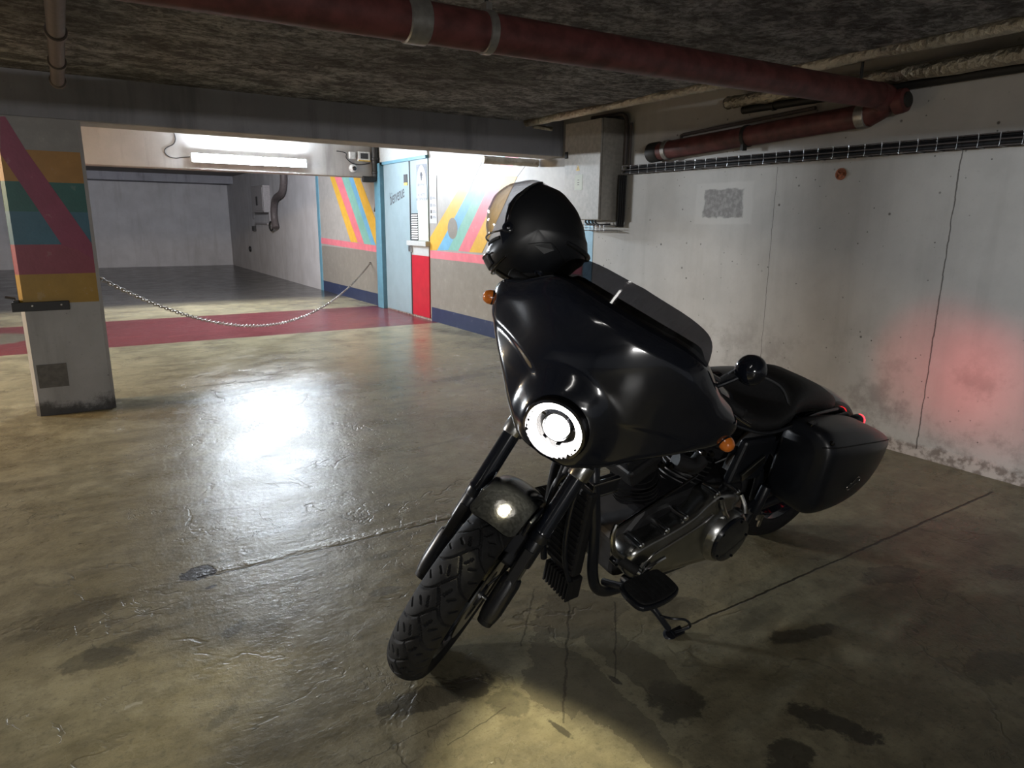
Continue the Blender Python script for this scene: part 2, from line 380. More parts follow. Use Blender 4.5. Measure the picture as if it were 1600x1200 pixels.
def foil_material():
    t = NT('foil'); a = t.noise(28, 6, .65); v = t.voro(34); b = t.noise(3, 3)
    c = t.mix(t.ramp(b, .4, .65), (.62, .57, .46), (.40, .36, .29))
    t.bump(t.math('ADD', a, t.math('MULTIPLY', v, .6)), .9, .02)
    return t.set(c, .32, .9)
M['foil'] = foil_material()
def emit(name, c, s, base=(.8, .8, .8)):
    t = NT(name); t.set(base, .4); t.put(t.b.inputs['Emission Color'], c + (1,)); t.b.inputs['Emission Strength'].default_value = s; return t.m
M['tube_glow'] = emit('tube_glow', (.80, .90, 1.0), TUBE_E)

# ------------------------------------------------------------------ the setting
XW, YP, YB2, YBK = 4.07, 5.466, 10.06, 21.5
def struct(o): o['kind'] = 'structure'; return o
struct(MB().box((-11, -5, -.12), (XW, YBK, 0)).build('floor', M['floor'], smooth=False))
struct(MB().box((-11, -5, 2.45), (XW + .2, YBK + .2, 2.6)).build('ceiling', M['slab'], smooth=False))
wr = struct(MB().box((XW, -5, -.12), (XW + .2, YBK + .2, 2.45)).build('wall_right', M['wall_concrete'], smooth=False))
struct(MB().box((-11, YBK, -.12), (XW, YBK + .2, 2.45)).build('wall_back', M['wall_bay'], smooth=False))
struct(MB().box((-11.2, -5, -.12), (-11, YBK, 2.45)).build('wall_left', M['wall_bay'], smooth=False))
struct(MB().box((-11, -5.2, -.12), (XW, -5, 2.45)).build('wall_front', M['wall_bay'], smooth=False))
# sprayed insulation under the slab, with a rough lower face
def insulation():
    m = MB(); nx, ny = 96, 70; x0, x1, y0, y1 = -11.0, 3.60, -5.0, YP
    V = []; F = []
    for j in range(ny + 1):
        for i in range(nx + 1):
            x = x0 + (x1 - x0) * i / nx; y = y0 + (y1 - y0) * j / ny
            e = 0 if j in (0, ny) else 1
            V.append((x, y, 2.205 + e * (random.uniform(-.006, .006))))
    for j in range(ny):
        for i in range(nx):
            a = j*(nx+1)+i; F.append((a, a+nx+1, a+nx+2, a+1))
    m.add(V, F); m.box((x0, y0, 2.215), (x1, y1, 2.45))
    return m.build('ceiling_insulation', M['insulation'], angle=180)
struct(insulation())
struct(MB().box((-11, YP, 1.931), (XW, YP + .30, 2.45)).build('beam', M['beam'], smooth=False, bevel=.006))
# the underside of the beam is a thin paler strip
struct(MB().box((-11, YP + .004, 1.926), (XW, YP + .296, 1.931)).build('trim_1', M['beam_white'], smooth=False))
struct(MB().box((-11, YB2, 1.945), (XW, YB2 + .30, 2.45)).build('beam.001', M['beam_white'], smooth=False, bevel=.006))
struct(MB().box((-11, 20.6, 2.25), (XW, YBK, 2.45)).build('beam.002', M['beam'], smooth=False))
# far bay wall lining
struct(MB().box((XW - .012, 13.15, 0), (XW, YBK, 2.45)).build('wall_bay', M['wall_bay'], smooth=False))

# painted right-hand wall around the door: every band is a painted field a couple of millimetres proud
def field(name, pts, mat, x=XW, th=.003, parent=None):
    P = [on(p, 0, x - th) for p in pts]
    return MB().prism(P, (th, 0, 0)).build(name, M[mat], parent, smooth=False)
def fieldyz(name, y0, z0, y1, z1, mat, th=.003, parent=None):
    return MB().box((XW - th, y0, z0), (XW, y1, z1)).build(name, M[mat], parent, smooth=False)
def band(z, y): return (XW, y, z)
# right of the door
fieldyz('painted_field', 5.02, .84, 8.36, 2.40, 'paint_white', .002, wr)
fieldyz('painted_field', 4.98, .19, 8.36, .84, 'paint_grey', .003, wr)
fieldyz('painted_band', 4.98, 0, 8.34, .19, 'paint_navy', .004, wr)
fieldyz('painted_band', 5.12, .84, 8.36, .94, 'paint_pink', .004, wr)
fieldyz('painted_band', 4.97, .19, 5.10, 1.36, 'paint_lightblue', .004, wr)
# left of the door
fieldyz('painted_field', 10.16, .72, 13.03, 2.40, 'paint_white', .002, wr)
fieldyz('painted_field', 10.16, .17, 13.03, .845, 'paint_grey', .003, wr)
fieldyz('painted_band', 10.16, 0, 13.03, .19, 'paint_navy', .004, wr)
fieldyz('painted_band', 13.03, 0, 13.16, 2.40, 'paint_teal', .014, wr)
def stripe(pts, mat): return field('painted_stripe', pts, mat, th=.005, parent=wr)
stripe([(672,391),(672,371),(716,297),(733,297),(683,391)], 'paint_yellow')
stripe([(716,297),(736,244),(757,244),(733,297)], 'paint_white')  # upper end whitened: tube glare put into the stripe colour
stripe([(683,391),(733,297),(745,276),(757,276),(700,391)], 'paint_blue')
stripe([(745,276),(757,244),(775,244),(757,276)], 'paint_glare_blue')  # blue stripe paled here, glare of the tube as paint
stripe([(700,391),(757,276),(771,276),(716,392)], 'paint_green')
stripe([(757,276),(775,244),(790,244),(771,276)], 'paint_glare_blue')  # green stripe's top end, painted pale as washed out by glare
stripe([(716,392),(771,276),(789,244),(812,244),(790,276),(733,394)], 'paint_pink')
stripe([(733,394),(790,276),(808,276),(753,395)], 'paint_yellow')
stripe([(790,276),(812,244),(832,244),(808,276)], 'paint_white')  # top of the yellow stripe, whitened for the same glare
P = [on(p, 0, XW) for p in [(500,370.5),(594,386),(594,395),(500,380)]]
stripe([(500,371),(594,385),(594,395),(500,380)], 'paint_pink')
stripe([(515,275),(522,275),(559,379),(548,378)], 'paint_yellow')
stripe([(522,275),(533,275),(569,381),(559,379)], 'paint_pink')
stripe([(533,275),(544,275),(580,382),(569,381)], 'paint_green')
stripe([(544,275),(551,275),(587,383),(580,382)], 'paint_blue')
stripe([(551,275),(561,275),(592,357),(594,384),(587,383)], 'paint_yellow')
# bare filler patch left where something was torn off the mural
pc = on((707, 357), 0, XW - .006)
MB().lathe([(.001, 0), (.13, 0), (.125, .006), (.001, .006)], (XW - .006, pc.y, pc.z), (1, 0, 0), 20).build('filler_patch', M['paint_grey'], wr)

# double entrance: pale blue leaf, half-glazed leaf with red kick panel
door = MB().box((XW - .05, 9.82, 2.11), (XW + .0, 9.9, 2.15)).box((XW - .05, 8.36, 2.11), (XW, 9.9, 2.15)).build('door_1', M['paint_teal'], smooth=False)
struct(door)
MB().box((XW - .02, 8.95, .02), (XW, 9.84, 2.11)).build('door_leaf', M['door_blue'], door, smooth=False, bevel=.004)
MB().box((XW - .012, 8.92, .02), (XW, 8.95, 2.11)).build('door_gap', M['black_plastic'], door, smooth=False)
MB().box((XW - .016, 8.37, 1.06), (XW, 8.91, 2.11)).build('door_leaf_panel', M['door_blue'], door, smooth=False, bevel=.003)
MB().box((XW - .02, 8.37, .86), (XW, 8.91, .99)).build('door_middle_panel', M['door_white'], door, smooth=False, bevel=.003)
kp = MB().box((XW - .02, 8.37, .03), (XW, 8.91, .86)).build('kick_panel', M['door_red'], door, smooth=False, bevel=.003)
MB().box((XW - .07, 8.36, .99), (XW, 8.97, 1.055)).build('door_ledge', M['door_white'], door, smooth=False, bevel=.004)
MB().box((XW - .06, 8.88, .90), (XW - .02, 8.93, .985)).build('ledge_bracket', M['galv'], door, smooth=False)
tg = NT('window_glass'); tg.set((.62, .70, .64), .18, 0, .5); M['glassy'] = tg.m
pn = MB().box((XW - .02, 8.37, 1.06), (XW - .014, 8.68, 1.60)).build('window_pane', M['glassy'], door, smooth=False)
bl = MB().box((XW - .019, 8.69, 1.06), (XW - .014, 8.89, 1.42)).build('louvre_panel', M['black_plastic'], door, smooth=False)
for k in range(11):
    z = 1.085 + k * .031
    MB().obox((XW - .024, 8.79, z), (.006, 0, .009), (0, .098, 0), (.0012, 0, -.0008)).build('louvre_slat', M['white_plastic'], bl, smooth=False)
# jamb on the left of the entrance
struct(MB().box((XW - .07, 9.88, 0), (XW, 10.10, 2.14)).build('trim_2', M['paint_teal'], smooth=False, bevel=.006))
struct(MB().box((XW - .025, 8.36, 2.15), (XW, 10.10, 2.42)).build('trim_3', M['door_white'], smooth=False))

# concrete pillar with chamfered arrises and painted bands
def pillar():
    x0, x1, y0, y1, c = -.303, .166, YP, YP + .30, .022
    pts = [(x0, y0 + c, 0), (x0 + c, y0, 0), (x1 - c, y0, 0), (x1, y0 + c, 0), (x1, y1 - c, 0), (x1 - c, y1, 0), (x0 + c, y1, 0), (x0, y1 - c, 0)]
    o = struct(MB().prism(pts, (0, 0, 1.926)).build('pillar', M['pillar'], smooth=False))
    def fld(name, px, mat, th):
        P = [on(p, 1, YP - th) for p in px]
        P = [Vector((min(max(p.x, x0 + c), x1 - c), p.y, p.z)) for p in P]
        MB().prism(P, (0, th, 0)).build(name, M[mat], o, smooth=False)
    za = lambda py: on((80, py), 1, YP).z
    def hb(za_, zb_, mat, th=.002):
        MB().box((x0 + c, YP - th, zb_), (x1 - c, YP, za_)).build('painted_band', M[mat], o, smooth=False)
        ca = c * .7071; s = MB().prism([(x0 + c, YP - th, zb_), (x0 - th * .7, YP + c, zb_), (x0 + .001, YP + c + .001, zb_), (x0 + c, YP + .002, zb_)], (0, 0, za_ - zb_)); s.build('painted_band', M[mat], o, smooth=False)
        MB().box((x0 - th, YP + c, zb_), (x0, YP + .278, za_)).build('painted_band', M[mat], o, smooth=False)
    Z = [1.926, za(236), za(285), za(331), za(382), za(428), za(474)]
    for i, mt in enumerate(('p_white', 'ochre', 'p_green', 'p_blue', 'p_red', 'p_gold')): hb(Z[i], Z[i+1], 'paint_' + mt)
    fld('painted_stripe', [(0, 182), (8, 182), (40, 234), (143, 380), (146, 405), (120, 390), (97, 383), (0, 240)], 'paint_magenta', .0035)
    # dirt skirt and a cement patch near the foot
    P = on((83, 588), 1, YP)
    MB().box((P.x - .085, YP - .003, P.z - .075), (P.x + .085, YP, P.z + .085)).build('cement_patch', M['pillar_patch'], o, smooth=False)
    return o
M['pillar_patch'] = plain('cement_patch', (.15, .145, .14), .8, var=.15)
pil = pillar()

# ------------------------------------------------------------------ things fixed to the building
# tube lamp on the second beam
def tube_lamp():
    a, b = Vector((1.493, 9.99, 2.083)), Vector((2.952, 9.99, 2.083))
    o = tag(empty('tube_lamp', ((a.x + b.x) / 2, YB2, 2.083)), 'long glowing white tube lamp mounted along the far concrete beam', 'lamp')
    L = Vector(o.location); P = lambda v: Vector(v) - L
    rings = []
    for x, k in ((a.x, .25), (a.x + .015, .75), (a.x + .045, 1), (b.x - .045, 1), (b.x - .015, .75), (b.x, .25)):
        ring = []
        for i in range(13):
            t_ = R_(-80 + 160 * i / 12); ring.append(P((x, 9.985 - .050 * k * math.cos(t_), 2.083 + .050 * k * math.sin(t_))))
        rings.append(ring)
    MB().loft(rings).build('diffuser', M['tube_glow'], o)
    MB().box(P((a.x - .012, 9.976, 2.026)), P((b.x + .012, 9.992, 2.140))).build('shield_tray', M['white_plastic'], o, smooth=False, bevel=.004)  # tray added to keep the tube's light off the beam behind
    MB().box(P((a.x + .02, 9.992, 2.04)), P((b.x - .02, YB2, 2.126))).build('housing', M['white_plastic'], o, smooth=False, bevel=.008)
    for x in (a.x + .3, b.x - .3):
        MB().box(P((x - .02, 9.99, 2.136)), P((x + .02, YB2, 2.15))).build('clip', M['galv'], o, smooth=False)
    return o
tube_lamp()
pts = [on(p, 1, YB2 - .006) for p in [(272,208),(274,217),(271,225),(260,231),(257,237),(263,244),(274,247),(284,246),(297,245)]]
tag(MB().tube(catmull(pts, 5), .005, 8).build('lamp_cable', M['black_plastic']), 'thin dark cable looping down the beam to the tube lamp', 'cable')
# conduit along the top of the second beam
tag(MB().tube([(-.6, YB2 - .02, 2.40), (3.4, YB2 - .02, 2.40)], .012, 8).build('conduit', M['galv']), 'thin metal conduit running along the top of the far beam', 'conduit')

def mount(name, label, cat, px, grow=.0):
    p = on(px, 1, YB2); return tag(empty(name, p), label, cat), p
# junction box, sensor display, dome camera
o, p = mount('junction_box', 'small blank white junction box high on the far beam, left of the display', 'box', (549, 243))
MB().box((-.045, -.05, -.05), (.045, 0, .05)).build('body', M['white_plastic'], o, smooth=False, bevel=.006)
MB().box((-.038, -.056, -.043), (.038, -.05, .043)).build('lid', M['white_plastic'], o, smooth=False, bevel=.003)
o, p = mount('wall_display', 'white box with a dark screen and yellow strip on the far beam', 'display', (567, 245))
MB().box((-.09, -.06, -.068), (.09, 0, .068)).build('housing', M['white_plastic'], o, smooth=False, bevel=.008)
MB().box((-.058, -.064, -.032), (.058, -.058, .045)).build('screen', M['ink'], o, smooth=False, bevel=.002)
MB().box((-.09, -.063, -.068), (.09, -.05, -.05)).build('strip', M['warn'], o, smooth=False)
o, p = mount('dome_camera', 'round white dome camera with a black lens under the junction box', 'camera', (551, 263))
MB().lathe([(.058, 0), (.058, -.022), (.052, -.04), (.036, -.062), (.001, -.066)], (0, 0, 0), (0, 1, 0), 24).build('dome', M['white_plastic'], o)
gl = NT('dark_lens'); gl.set((.01, .01, .012), .08, 0, .5); M['dark_lens'] = gl.m
MB().lathe([(.030, 0), (.030, -.012), (.024, -.018), (.001, -.022)], (.005, -.056, -.004), (0, 1, 0), 18).build('lens', M['dark_lens'], o)
pts = [on(q, 1, YB2 - .01) for q in [(526,236),(534,237),(541,240),(541,246),(546,252),(553,256),(565,257),(578,255)]]
tag(MB().tube(catmull(pts, 4), .006, 6).build('camera_cable', M['black_plastic']), 'black cable looping between the dome camera and the display', 'cable')
# black drain stack at the corner of beam and entrance
o = tag(empty('drain_pipe', (3.99, YB2, 2.2)), 'black drain stack with collars at the corner above the entrance', 'pipe'); L = o.location.copy()
MB().tube([(0, -.055, .25), (0, -.055, -.25)], .048, 16).build('pipe', M['pipe_black'], o)
for z in (.20, .0, -.19): MB().lathe([(.05, -.02), (.058, -.014), (.058, .014), (.05, .02)], (0, -.055, z), (0, 0, 1), 18).build('collar', M['pipe_black'], o)
MB().tube(catmull([(0, -.055, -.22), (-.02, -.055, -.275), (-.08, -.055, -.29), (-.20, -.055, -.29)], 5), .045, 14).build('elbow', M['pipe_black'], o)
# hanging cord with plug by the entrance
pts = [on(q, 0, XW - .02) for q in [(585,283),(586,300),(586,314),(586,325)]]
o = tag(empty('hanging_cord', pts[-1]), 'thin brown cord hanging on the wall left of the entrance jamb', 'cord'); L = o.location.copy()
MB().tube([q - L for q in catmull(pts, 4)], .006, 6).build('cord', M['rust'], o)
MB().tube([(0, 0, 0), (0, .03, -.05)], .014, 8).tube([(0, 0, 0), (0, -.04, -.04)], .010, 8).build('plug', M['pipe_grey'], o)

# paper notices and lettering at the entrance
def text(name, s, size, mat, o, mtx, ext=.0006, shear=0):
    c = bpy.data.curves.new(name, 'FONT'); c.body = s; c.size = size; c.extrude = ext; c.align_x = 'CENTER'; c.align_y = 'CENTER'; c.shear = shear
    t = bpy.data.objects.new(name, c); col.objects.link(t); c.materials.append(M[mat])
    bpy.context.view_layer.update()
    me = bpy.data.meshes.new_from_object(t.evaluated_get(bpy.context.evaluated_depsgraph_get())); me.name = name
    bpy.data.objects.remove(t); m_ = bpy.data.objects.new(name, me); col.objects.link(m_)
    if o: m_.parent = o
    m_.matrix_local = mtx
    return m_
# frame on the right wall: text x -> -Y, text y -> Z, normal -> -X
WB = Matrix(((0, 0, -1, 0), (-1, 0, 0, 0), (0, 1, 0, 0), (0, 0, 0, 1)))
def wallm(y, z, x=XW - .02, rot=0): return Matrix.Translation((x, y, z)) @ WB @ Matrix.Rotation(rot, 4, 'Z')
q = on((621, 306), 0, XW - .021)
text('door_lettering', 'bienvenue', .23, 'ink', door, wallm(q.y + .03, q.z, XW - .0205, R_(12)) @ Matrix.Diagonal((.56, 1.1, 1, 1)), shear=.3)
q = on((634, 279), 0, XW - .02)
MB().box((XW - .028, q.y - .055, q.z - .055), (XW - .02, q.y + .055, q.z + .055)).build('door_label', M['ink'], door, smooth=False)
MB().box((XW - .027, q.y - .055, q.z - .09), (XW - .02, q.y + .055, q.z - .055)).build('door_label_strip', M['warn'], door, smooth=False)
def notice():
    yc, zc = 8.55, 1.755; h = .29; wd = .155
    o = tag(empty('door_notice', (XW - .017, yc, zc)), 'white arched paper notice with a fleur emblem taped to the glazed door', 'notice')
    MB().box((-.003, -wd, .02), (-.0005, wd, h)).build('backing', M['ink_grey'], o, smooth=False)
    arch = [(wd * math.cos(a), -.02 + (h + .01) * math.sin(a)) for a in [math.pi * k / 16 for k in range(17)]]
    pts = [(-.005, -wd, -h)] + [(-.005, -u, v) for u, v in arch[::-1]][::-1][::1]
    ring = [(-.005, wd, -h)] + [(-.005, u, v) for u, v in arch] + [(-.005, -wd, -h)]
    MB().prism(ring, (.0018, 0, 0)).build('sheet', M['paper_white'], o, smooth=False)
    N = lambda z, s: Matrix.Translation((-.0055, 0, z)) @ WB
    text('notice_text', 'BIENVENUE', .048, 'ink_grey', o, N(.03, 1)); text('notice_text', "A L'HÔTEL", .052, 'ink_grey', o, N(-.10, 1)); text('notice_text', 'ACCEPTATION', .05, 'ink_grey', o, N(-.155, 1))
    m = MB()
    for ph in range(5):
        a = math.pi/2 + (ph - 2) * .5; m.tube([(-.006, 0, .13), (-.006, -math.cos(a) * .05, .13 + math.sin(a) * .065)], [.010, .004], 6)
    m.tube([(-.006, 0, .085), (-.006, 0, .15)], .007, 6); m.tube([(-.006, -.03, .12), (-.006, .03, .12)], .005, 6)
    m.build('emblem', M['ink_grey'], o)
notice()
q = on((677, 312), 0, XW - .004)
o = tag(empty('wall_notice', (XW - .0055, q.y, q.z)), 'tall narrow white notice with small pictograms right of the door', 'notice')
MB().box((-.003, -.105, -.30), (0, .105, .30)).build('sheet', M['paper_white'], o, smooth=False)
for k, z in enumerate((.02, -.07, -.15, -.22)):
    MB().box((-.0045, .04, z - .02), (-.003, .075, z + .02)).build('pictogram', M['ink_grey' if k < 2 else 'ink'], o, smooth=False)
    MB().box((-.0045, -.08, z - .012), (-.003, .02, z - .004)).box((-.0045, -.06, z + .006), (-.003, .02, z + .012)).build('text_line', M['ink_grey'], o, smooth=False)

# electrical cabinet on the right-hand wall
def cabinet():
    x0, y0, y1, z0, z1 = 3.815, 4.60, 5.10, 1.345, 2.165
    o = tag(empty('electrical_cabinet', (XW, y0, z0)), 'tall grey electrical cabinet with a paper label on the right-hand wall', 'cabinet'); L = o.location.copy()
    B = lambda a, b: MB().box(Vector(a) - L, Vector(b) - L)
    B((x0 + .022, y0, z0), (XW, y1, z1)).build('body', M['grey_box'], o, smooth=False, bevel=.004)
    d = B((x0, y0 + .004, z0 + .004), (x0 + .018, y1 - .004, z1 - .004)).build('door', M['grey_box'], o, smooth=False, bevel=.004)
    B((x0 - .014, y1 - .05, 1.87), (x0, y1 - .02, 1.925)).build('lock', M['black_plastic'], d, smooth=False, bevel=.003)
    q = on((904, 285), 0, x0)
    B((x0 - .0015, q.y - .055, q.z - .065), (x0, q.y + .055, q.z + .065)).build('paper_label', M['paper'], d, smooth=False)
    for dz in (.018, -.004, -.022): B((x0 - .002, q.y - .012, q.z + dz), (x0 - .0014, q.y + .014, q.z + dz + .004)).build('label_line', M['ink'], d, smooth=False)
    q = on((903, 263), 0, x0)
    tri = MB().prism([Vector((x0 - .0015, q.y + s * .026, q.z + v)) - L for s, v in ((-1, -.02), (1, -.02), (0, .026))], (.0015, 0, 0)); tri.build('warning_triangle', M['warn'], d, smooth=False)
    B((x0 - .002, q.y - .003, q.z - .012), (x0 - .0013, q.y + .003, q.z + .010)).build('warning_mark', M['ink'], d, smooth=False)
    for k in range(4):
        y = 4.74 + k * .045
        pts = catmull([(3.90, y, 1.345), (3.90, y, 1.325), (3.905 , y - .03, 1.308), (3.93, y - .10, 1.304), (3.96, 4.62, 1.31)], 5)
        MB().tube([Vector(q) - L for q in pts], .008, 7).build('looped_cable', M['black_plastic'], o)
cabinet()
# wire basket tray along the wall with dark cables in it
def basket_tray(name, label, y0, y1, z0, z1, x0, step, cables):
    o = tag(empty(name, (XW, y0, z0)), label, 'cable tray'); L = o.location.copy()
    m = MB()
    for x, z in ((XW - .008, z0), (x0, z0), (x0, (z0 + z1) / 2), (x0, z1), (XW - .008, z1)):
        m.tube([Vector((x, y0, z)) - L, Vector((x, y1, z)) - L], .0028, 5)
    m.build('long_wire', M['pipe_grey'], o)
    n = int(abs(y1 - y0) / step); proto = None
    for k in range(n + 1):
        y = y0 + (y1 - y0) * k / n
        if proto is None:
            proto = MB().tube([(-.004, 0, z1 - L.z + .002), (x0 - L.x - .002, 0, z1 - L.z + .002), (x0 - L.x - .002, 0, -.002), (-.004, 0, -.002)], .0034, 6).build('cross_wire', M['galv'], o); h = proto
        else: h = proto.copy(); col.objects.link(h)
        h.parent = o; h.location = (0, y - L.y, 0)
    for k in range(cables):
        x = XW - .018 - (k % 4) * (XW - x0 - .03) / 4; z = z0 + .012 + (k // 4) * .02
        pts = [Vector((x + random.uniform(-.004, .004), y0 + (y1 - y0) * i / 14, z + random.uniform(-.003, .003))) - L for i in range(15)]
        MB().tube(pts, .0095, 7).build('cable', M['black_plastic'], o)
basket_tray('cable_tray', 'long wire basket tray of black cables along the right-hand wall', 4.52, -1.0, 1.722, 1.782, XW - .085, .10, 10)
def down_cables():
    o = tag(empty('cable_bundle', (XW, 4.54, 1.3)), 'black cable bundle dropping down the wall beside the electrical cabinet', 'cables'); L = o.location.copy()
    for k in range(4):
        x = XW - .02 - k * .022
        pts = catmull([(x, 4.545, 1.715), (x, 4.548, 1.68), (x, 4.55, 1.60), (x, 4.55, 1.40), (x, 4.555, 1.32), (x, 4.56, 1.29)], 6)
        MB().tube([Vector(q) - L for q in pts], .011, 8).build('cable', M['black_plastic'], o)
down_cables()
basket_tray('short_cable_tray', 'short wire basket tray under the electrical cabinet', 5.02, 4.60, 1.256, 1.300, XW - .19, .052, 0)
pts = catmull([(4.04, 4.55, 1.80), (4.04, 4.55, 2.10), (4.03, 4.57, 2.19), (4.0, 4.66, 2.20), (3.95, 4.9, 2.20)], 6)
tag(MB().tube(pts, .017, 10).build('conduit_bend', M['pipe_grey']), 'grey conduit bending over the top of the electrical cabinet', 'conduit')
tag(MB().tube([(4.045, 4.50, 2.13), (4.045, 4.50, 1.79)], .011, 8).build('conduit_riser', M['pipe_grey']), 'thin upright conduit right of the electrical cabinet', 'conduit')

# pipes under the ceiling
def wrapped(name, label, pts, r, mat, n=14, wob=.12, clips=0):
    P = catmull(pts, 14); rr = [r * (1 + random.uniform(-wob, wob)) for _ in P]
    o = tag(empty(name, P[0]), label, 'pipe'); L = o.location.copy()
    MB().tube([p - L for p in P], rr, n).build('wrapping', M[mat], o, angle=60)
    return o, L
wrapped('foil_pipe', 'crinkled foil wrapped pipe along the edge of the rough ceiling', [(3.62, 5.42, 2.19), (3.61, 4.0, 2.19), (3.62, 2.5, 2.19), (3.60, 1.4, 2.185), (3.62, -.4, 2.19)], .034, 'foil')
wrapped('foil_branch_pipe', 'short foil wrapped pipe branching towards the cabinet along the beam', [(3.68, 5.40, 2.165), (3.74, 5.39, 2.16), (3.86, 5.36, 2.15)], .018, 'foil')
wrapped('foil_duct', 'shiny short foil duct passing under the beam behind the cabinet', [(3.42, 5.86, 1.893), (3.6, 5.86, 1.893), (4.05, 5.86, 1.893)], .036, 'foil', wob=.05)
o, L = wrapped('foil_pipe_lower', 'foil wrapped pipe with a cut end against the right-hand wall', [(3.95, 3.42, 2.135), (3.95, 2.8, 2.135), (3.95, 2.0, 2.13), (3.95, 1.0, 2.13), (3.95, -.6, 2.13)], .042, 'foil')
MB().lathe([(.03, 0), (.034, .02), (.001, .03)], (0, 0, 0), (0, 1, 0), 14).build('cut_end', M['pipe_grey'], o)
o = tag(empty('black_pipe', (4.036, 3.36, 2.088)), 'dark straight pipe clipped to the wall under the foil pipe', 'pipe')
MB().tube([(0, 0, 0), (0, -4.0, -.004)], .026, 14).build('pipe', M['pipe_black'], o)
for y in (-.25, -1.95): MB().lathe([(.027, -.012), (.032, -.01), (.032, .01), (.027, .012)], (0, y, 0), (0, 1, 0), 16).build('clip', M['pipe_black'], o)
tag(MB().tube([(3.80, 5.3, 2.35), (3.80, -1, 2.35)], .06, 12).build('dark_duct', M['pipe_black']), 'dark duct in the gap above the foil wrapped pipe', 'duct')
# red lead-painted drain across the ceiling and its return along the wall
def red_drain():
    o = tag(empty('red_drain', (.5, 2.3, 1.97)), 'long dark red drain pipe hung under the rough ceiling', 'pipe'); L = o.location.copy()
    ax = Vector((3.88, 2.30, 2.022)); a = Vector((-3.5, 2.3, 1.905)); dv = (ax - a).normalized()
    MB().tube([a - L, ax - L], .067, 24).build('pipe', M['pipe_red'], o)
    for px, w_ in (((648, 28), .04), ((760, 50), .017)):
        p = on(px, 1, 2.3); t = (p - a).dot(dv); c = a + dv * t
        MB().lathe([(.068, -w_), (.0735, -w_ * .9), (.0735, w_ * .9), (.068, w_)], c - L, dv, 24).build('collar', M['collar'], o)
        if w_ < .03:
            MB().tube([c - L + Vector((0, 0, .06)), Vector((c.x, 2.3, 2.45)) - L], .007, 8).build('hanger_rod', M['pipe_black'], o)
            MB().obox(c - L + Vector((0, 0, .082)), (.012, 0, 0), (0, .02, 0), (0, 0, .014)).build('clamp', M['collar'], o)
    c = Vector((3.68, 2.30, 2.02)); MB().tube([c - L, Vector((3.68, 2.3, 2.45)) - L], .008, 8).build('hanger_rod', M['pipe_black'], o)
    # elbow, round clean-out plug and the run along the wall
    el = catmull([(3.84, 2.30, 2.022), (3.93, 2.30, 2.015), (3.975, 2.335, 1.985), (3.98, 2.42, 1.945)], 8)
    MB().tube([p - L for p in el], .069, 22).build('elbow', M['pipe_red'], o)
    MB().lathe([(.001, -.012), (.045, -.012), (.062, -.004), (.066, .02), (.066, .05)], Vector((3.96, 2.20, 1.995)) - L, (0, 1, -.1), 24).build('clean_out', M['pipe_red'], o)
    MB().lathe([(.001, -.016), (.040, -.016), (.043, -.008), (.043, .0)], Vector((3.96, 2.196, 1.995)) - L, (0, 1, -.1), 24).build('clean_out_plug', M['pipe_black'], o)
    b0, b1 = Vector((3.98, 2.40, 1.945)), Vector((3.98, 4.10, 1.868)); dw = (b1 - b0).normalized()
    MB().tube([b0 - L, b1 - L], .066, 22).build('wall_run', M['pipe_red'], o)
    MB().lathe([(.068, -.03), (.073, -.026), (.073, .026), (.068, .03)], b0 + dw * .04 - L, dw, 22).build('collar', M['collar'], o)
    MB().lathe([(.068, -.022), (.074, -.018), (.074, .018), (.068, .022)], b0 + dw * 1.60 - L, dw, 22).build('collar', M['collar'], o)
    MB().lathe([(.068, 0), (.075, .01), (.075, .10), (.058, .12), (.001, .125)], b0 + dw * 1.68 - L, dw, 22).build('end_socket', M['pipe_black'], o)
    c = b0 + dw * .86; MB().lathe([(.067, -.014), (.073, -.012), (.073, .012), (.067, .014)], c - L, dw, 22).build('clamp', M['pipe_black'], o)
    MB().obox(c - L + Vector((-.03, 0, -.075)), (.02, 0, 0), (0, .012, 0), (0, 0, .02)).build('clamp_lug', M['pipe_black'], o)
    pts = [(XW - .012, 3.88, 1.925), (XW - .03, 3.90, 1.95), (XW - .05, 3.80, 1.96), (XW - .05, 2.55, 2.045), (XW - .05, 2.3, 2.06)]
red_drain()
pts = [(XW - .02, 3.93, 1.965), (XW - .03, 3.925, 1.975), (XW - .034, 3.90, 1.98), (XW - .034, 3.4, 2.005), (XW - .034, 2.8, 2.035)]
tag(MB().tube(pts, .012, 8).build('thin_pipe', M['pipe_grey']), 'thin dark pipe just above the red pipe on the wall', 'pipe')
# short pipe under the ceiling at the top left, ending at the beam
o = tag(empty('brown_drain', (.068, 4.5, 2.1)), 'brownish drain pipe under the ceiling ending at the beam', 'pipe')
MB().tube([(0, -5, .01), (0, .56, 0)], .035, 18).build('pipe', M['pipe_grey'], o)
for y in (-.72, -.02): MB().lathe([(.036, -.03), (.043, -.025), (.043, .025), (.036, .03)], (0, y, 0), (0, 1, 0), 20).build('collar', M['pipe_grey'], o)
MB().lathe([(.036, 0), (.043, .006), (.043, .05), (.030, .06), (.001, .062)], (0, .55, 0), (0, 1, 0), 20).build('end_socket', M['pipe_grey'], o)

# rusty core hole in the wall
p = on((1314, 272), 0, XW)
o = tag(empty('core_hole', (XW, p.y, p.z)), 'small round rusty hole in the concrete under the cable tray', 'hole')
MB().lathe([(.036, .0), (.036, -.004), (.028, -.005), (.026, -.002)], (0, 0, 0), (1, 0, 0), 24).build('rim', M['rust'], o)
MB().lathe([(.001, -.0015), (.028, -.002), (.028, 0)], (0, 0, 0), (1, 0, 0), 20).build('core', M['black_steel'], o)
MB().tube([(-.006, .018, .012), (-.008, 0, .0), (-.006, -.018, .004)], .007, 6).build('stub', M['rust'], o)

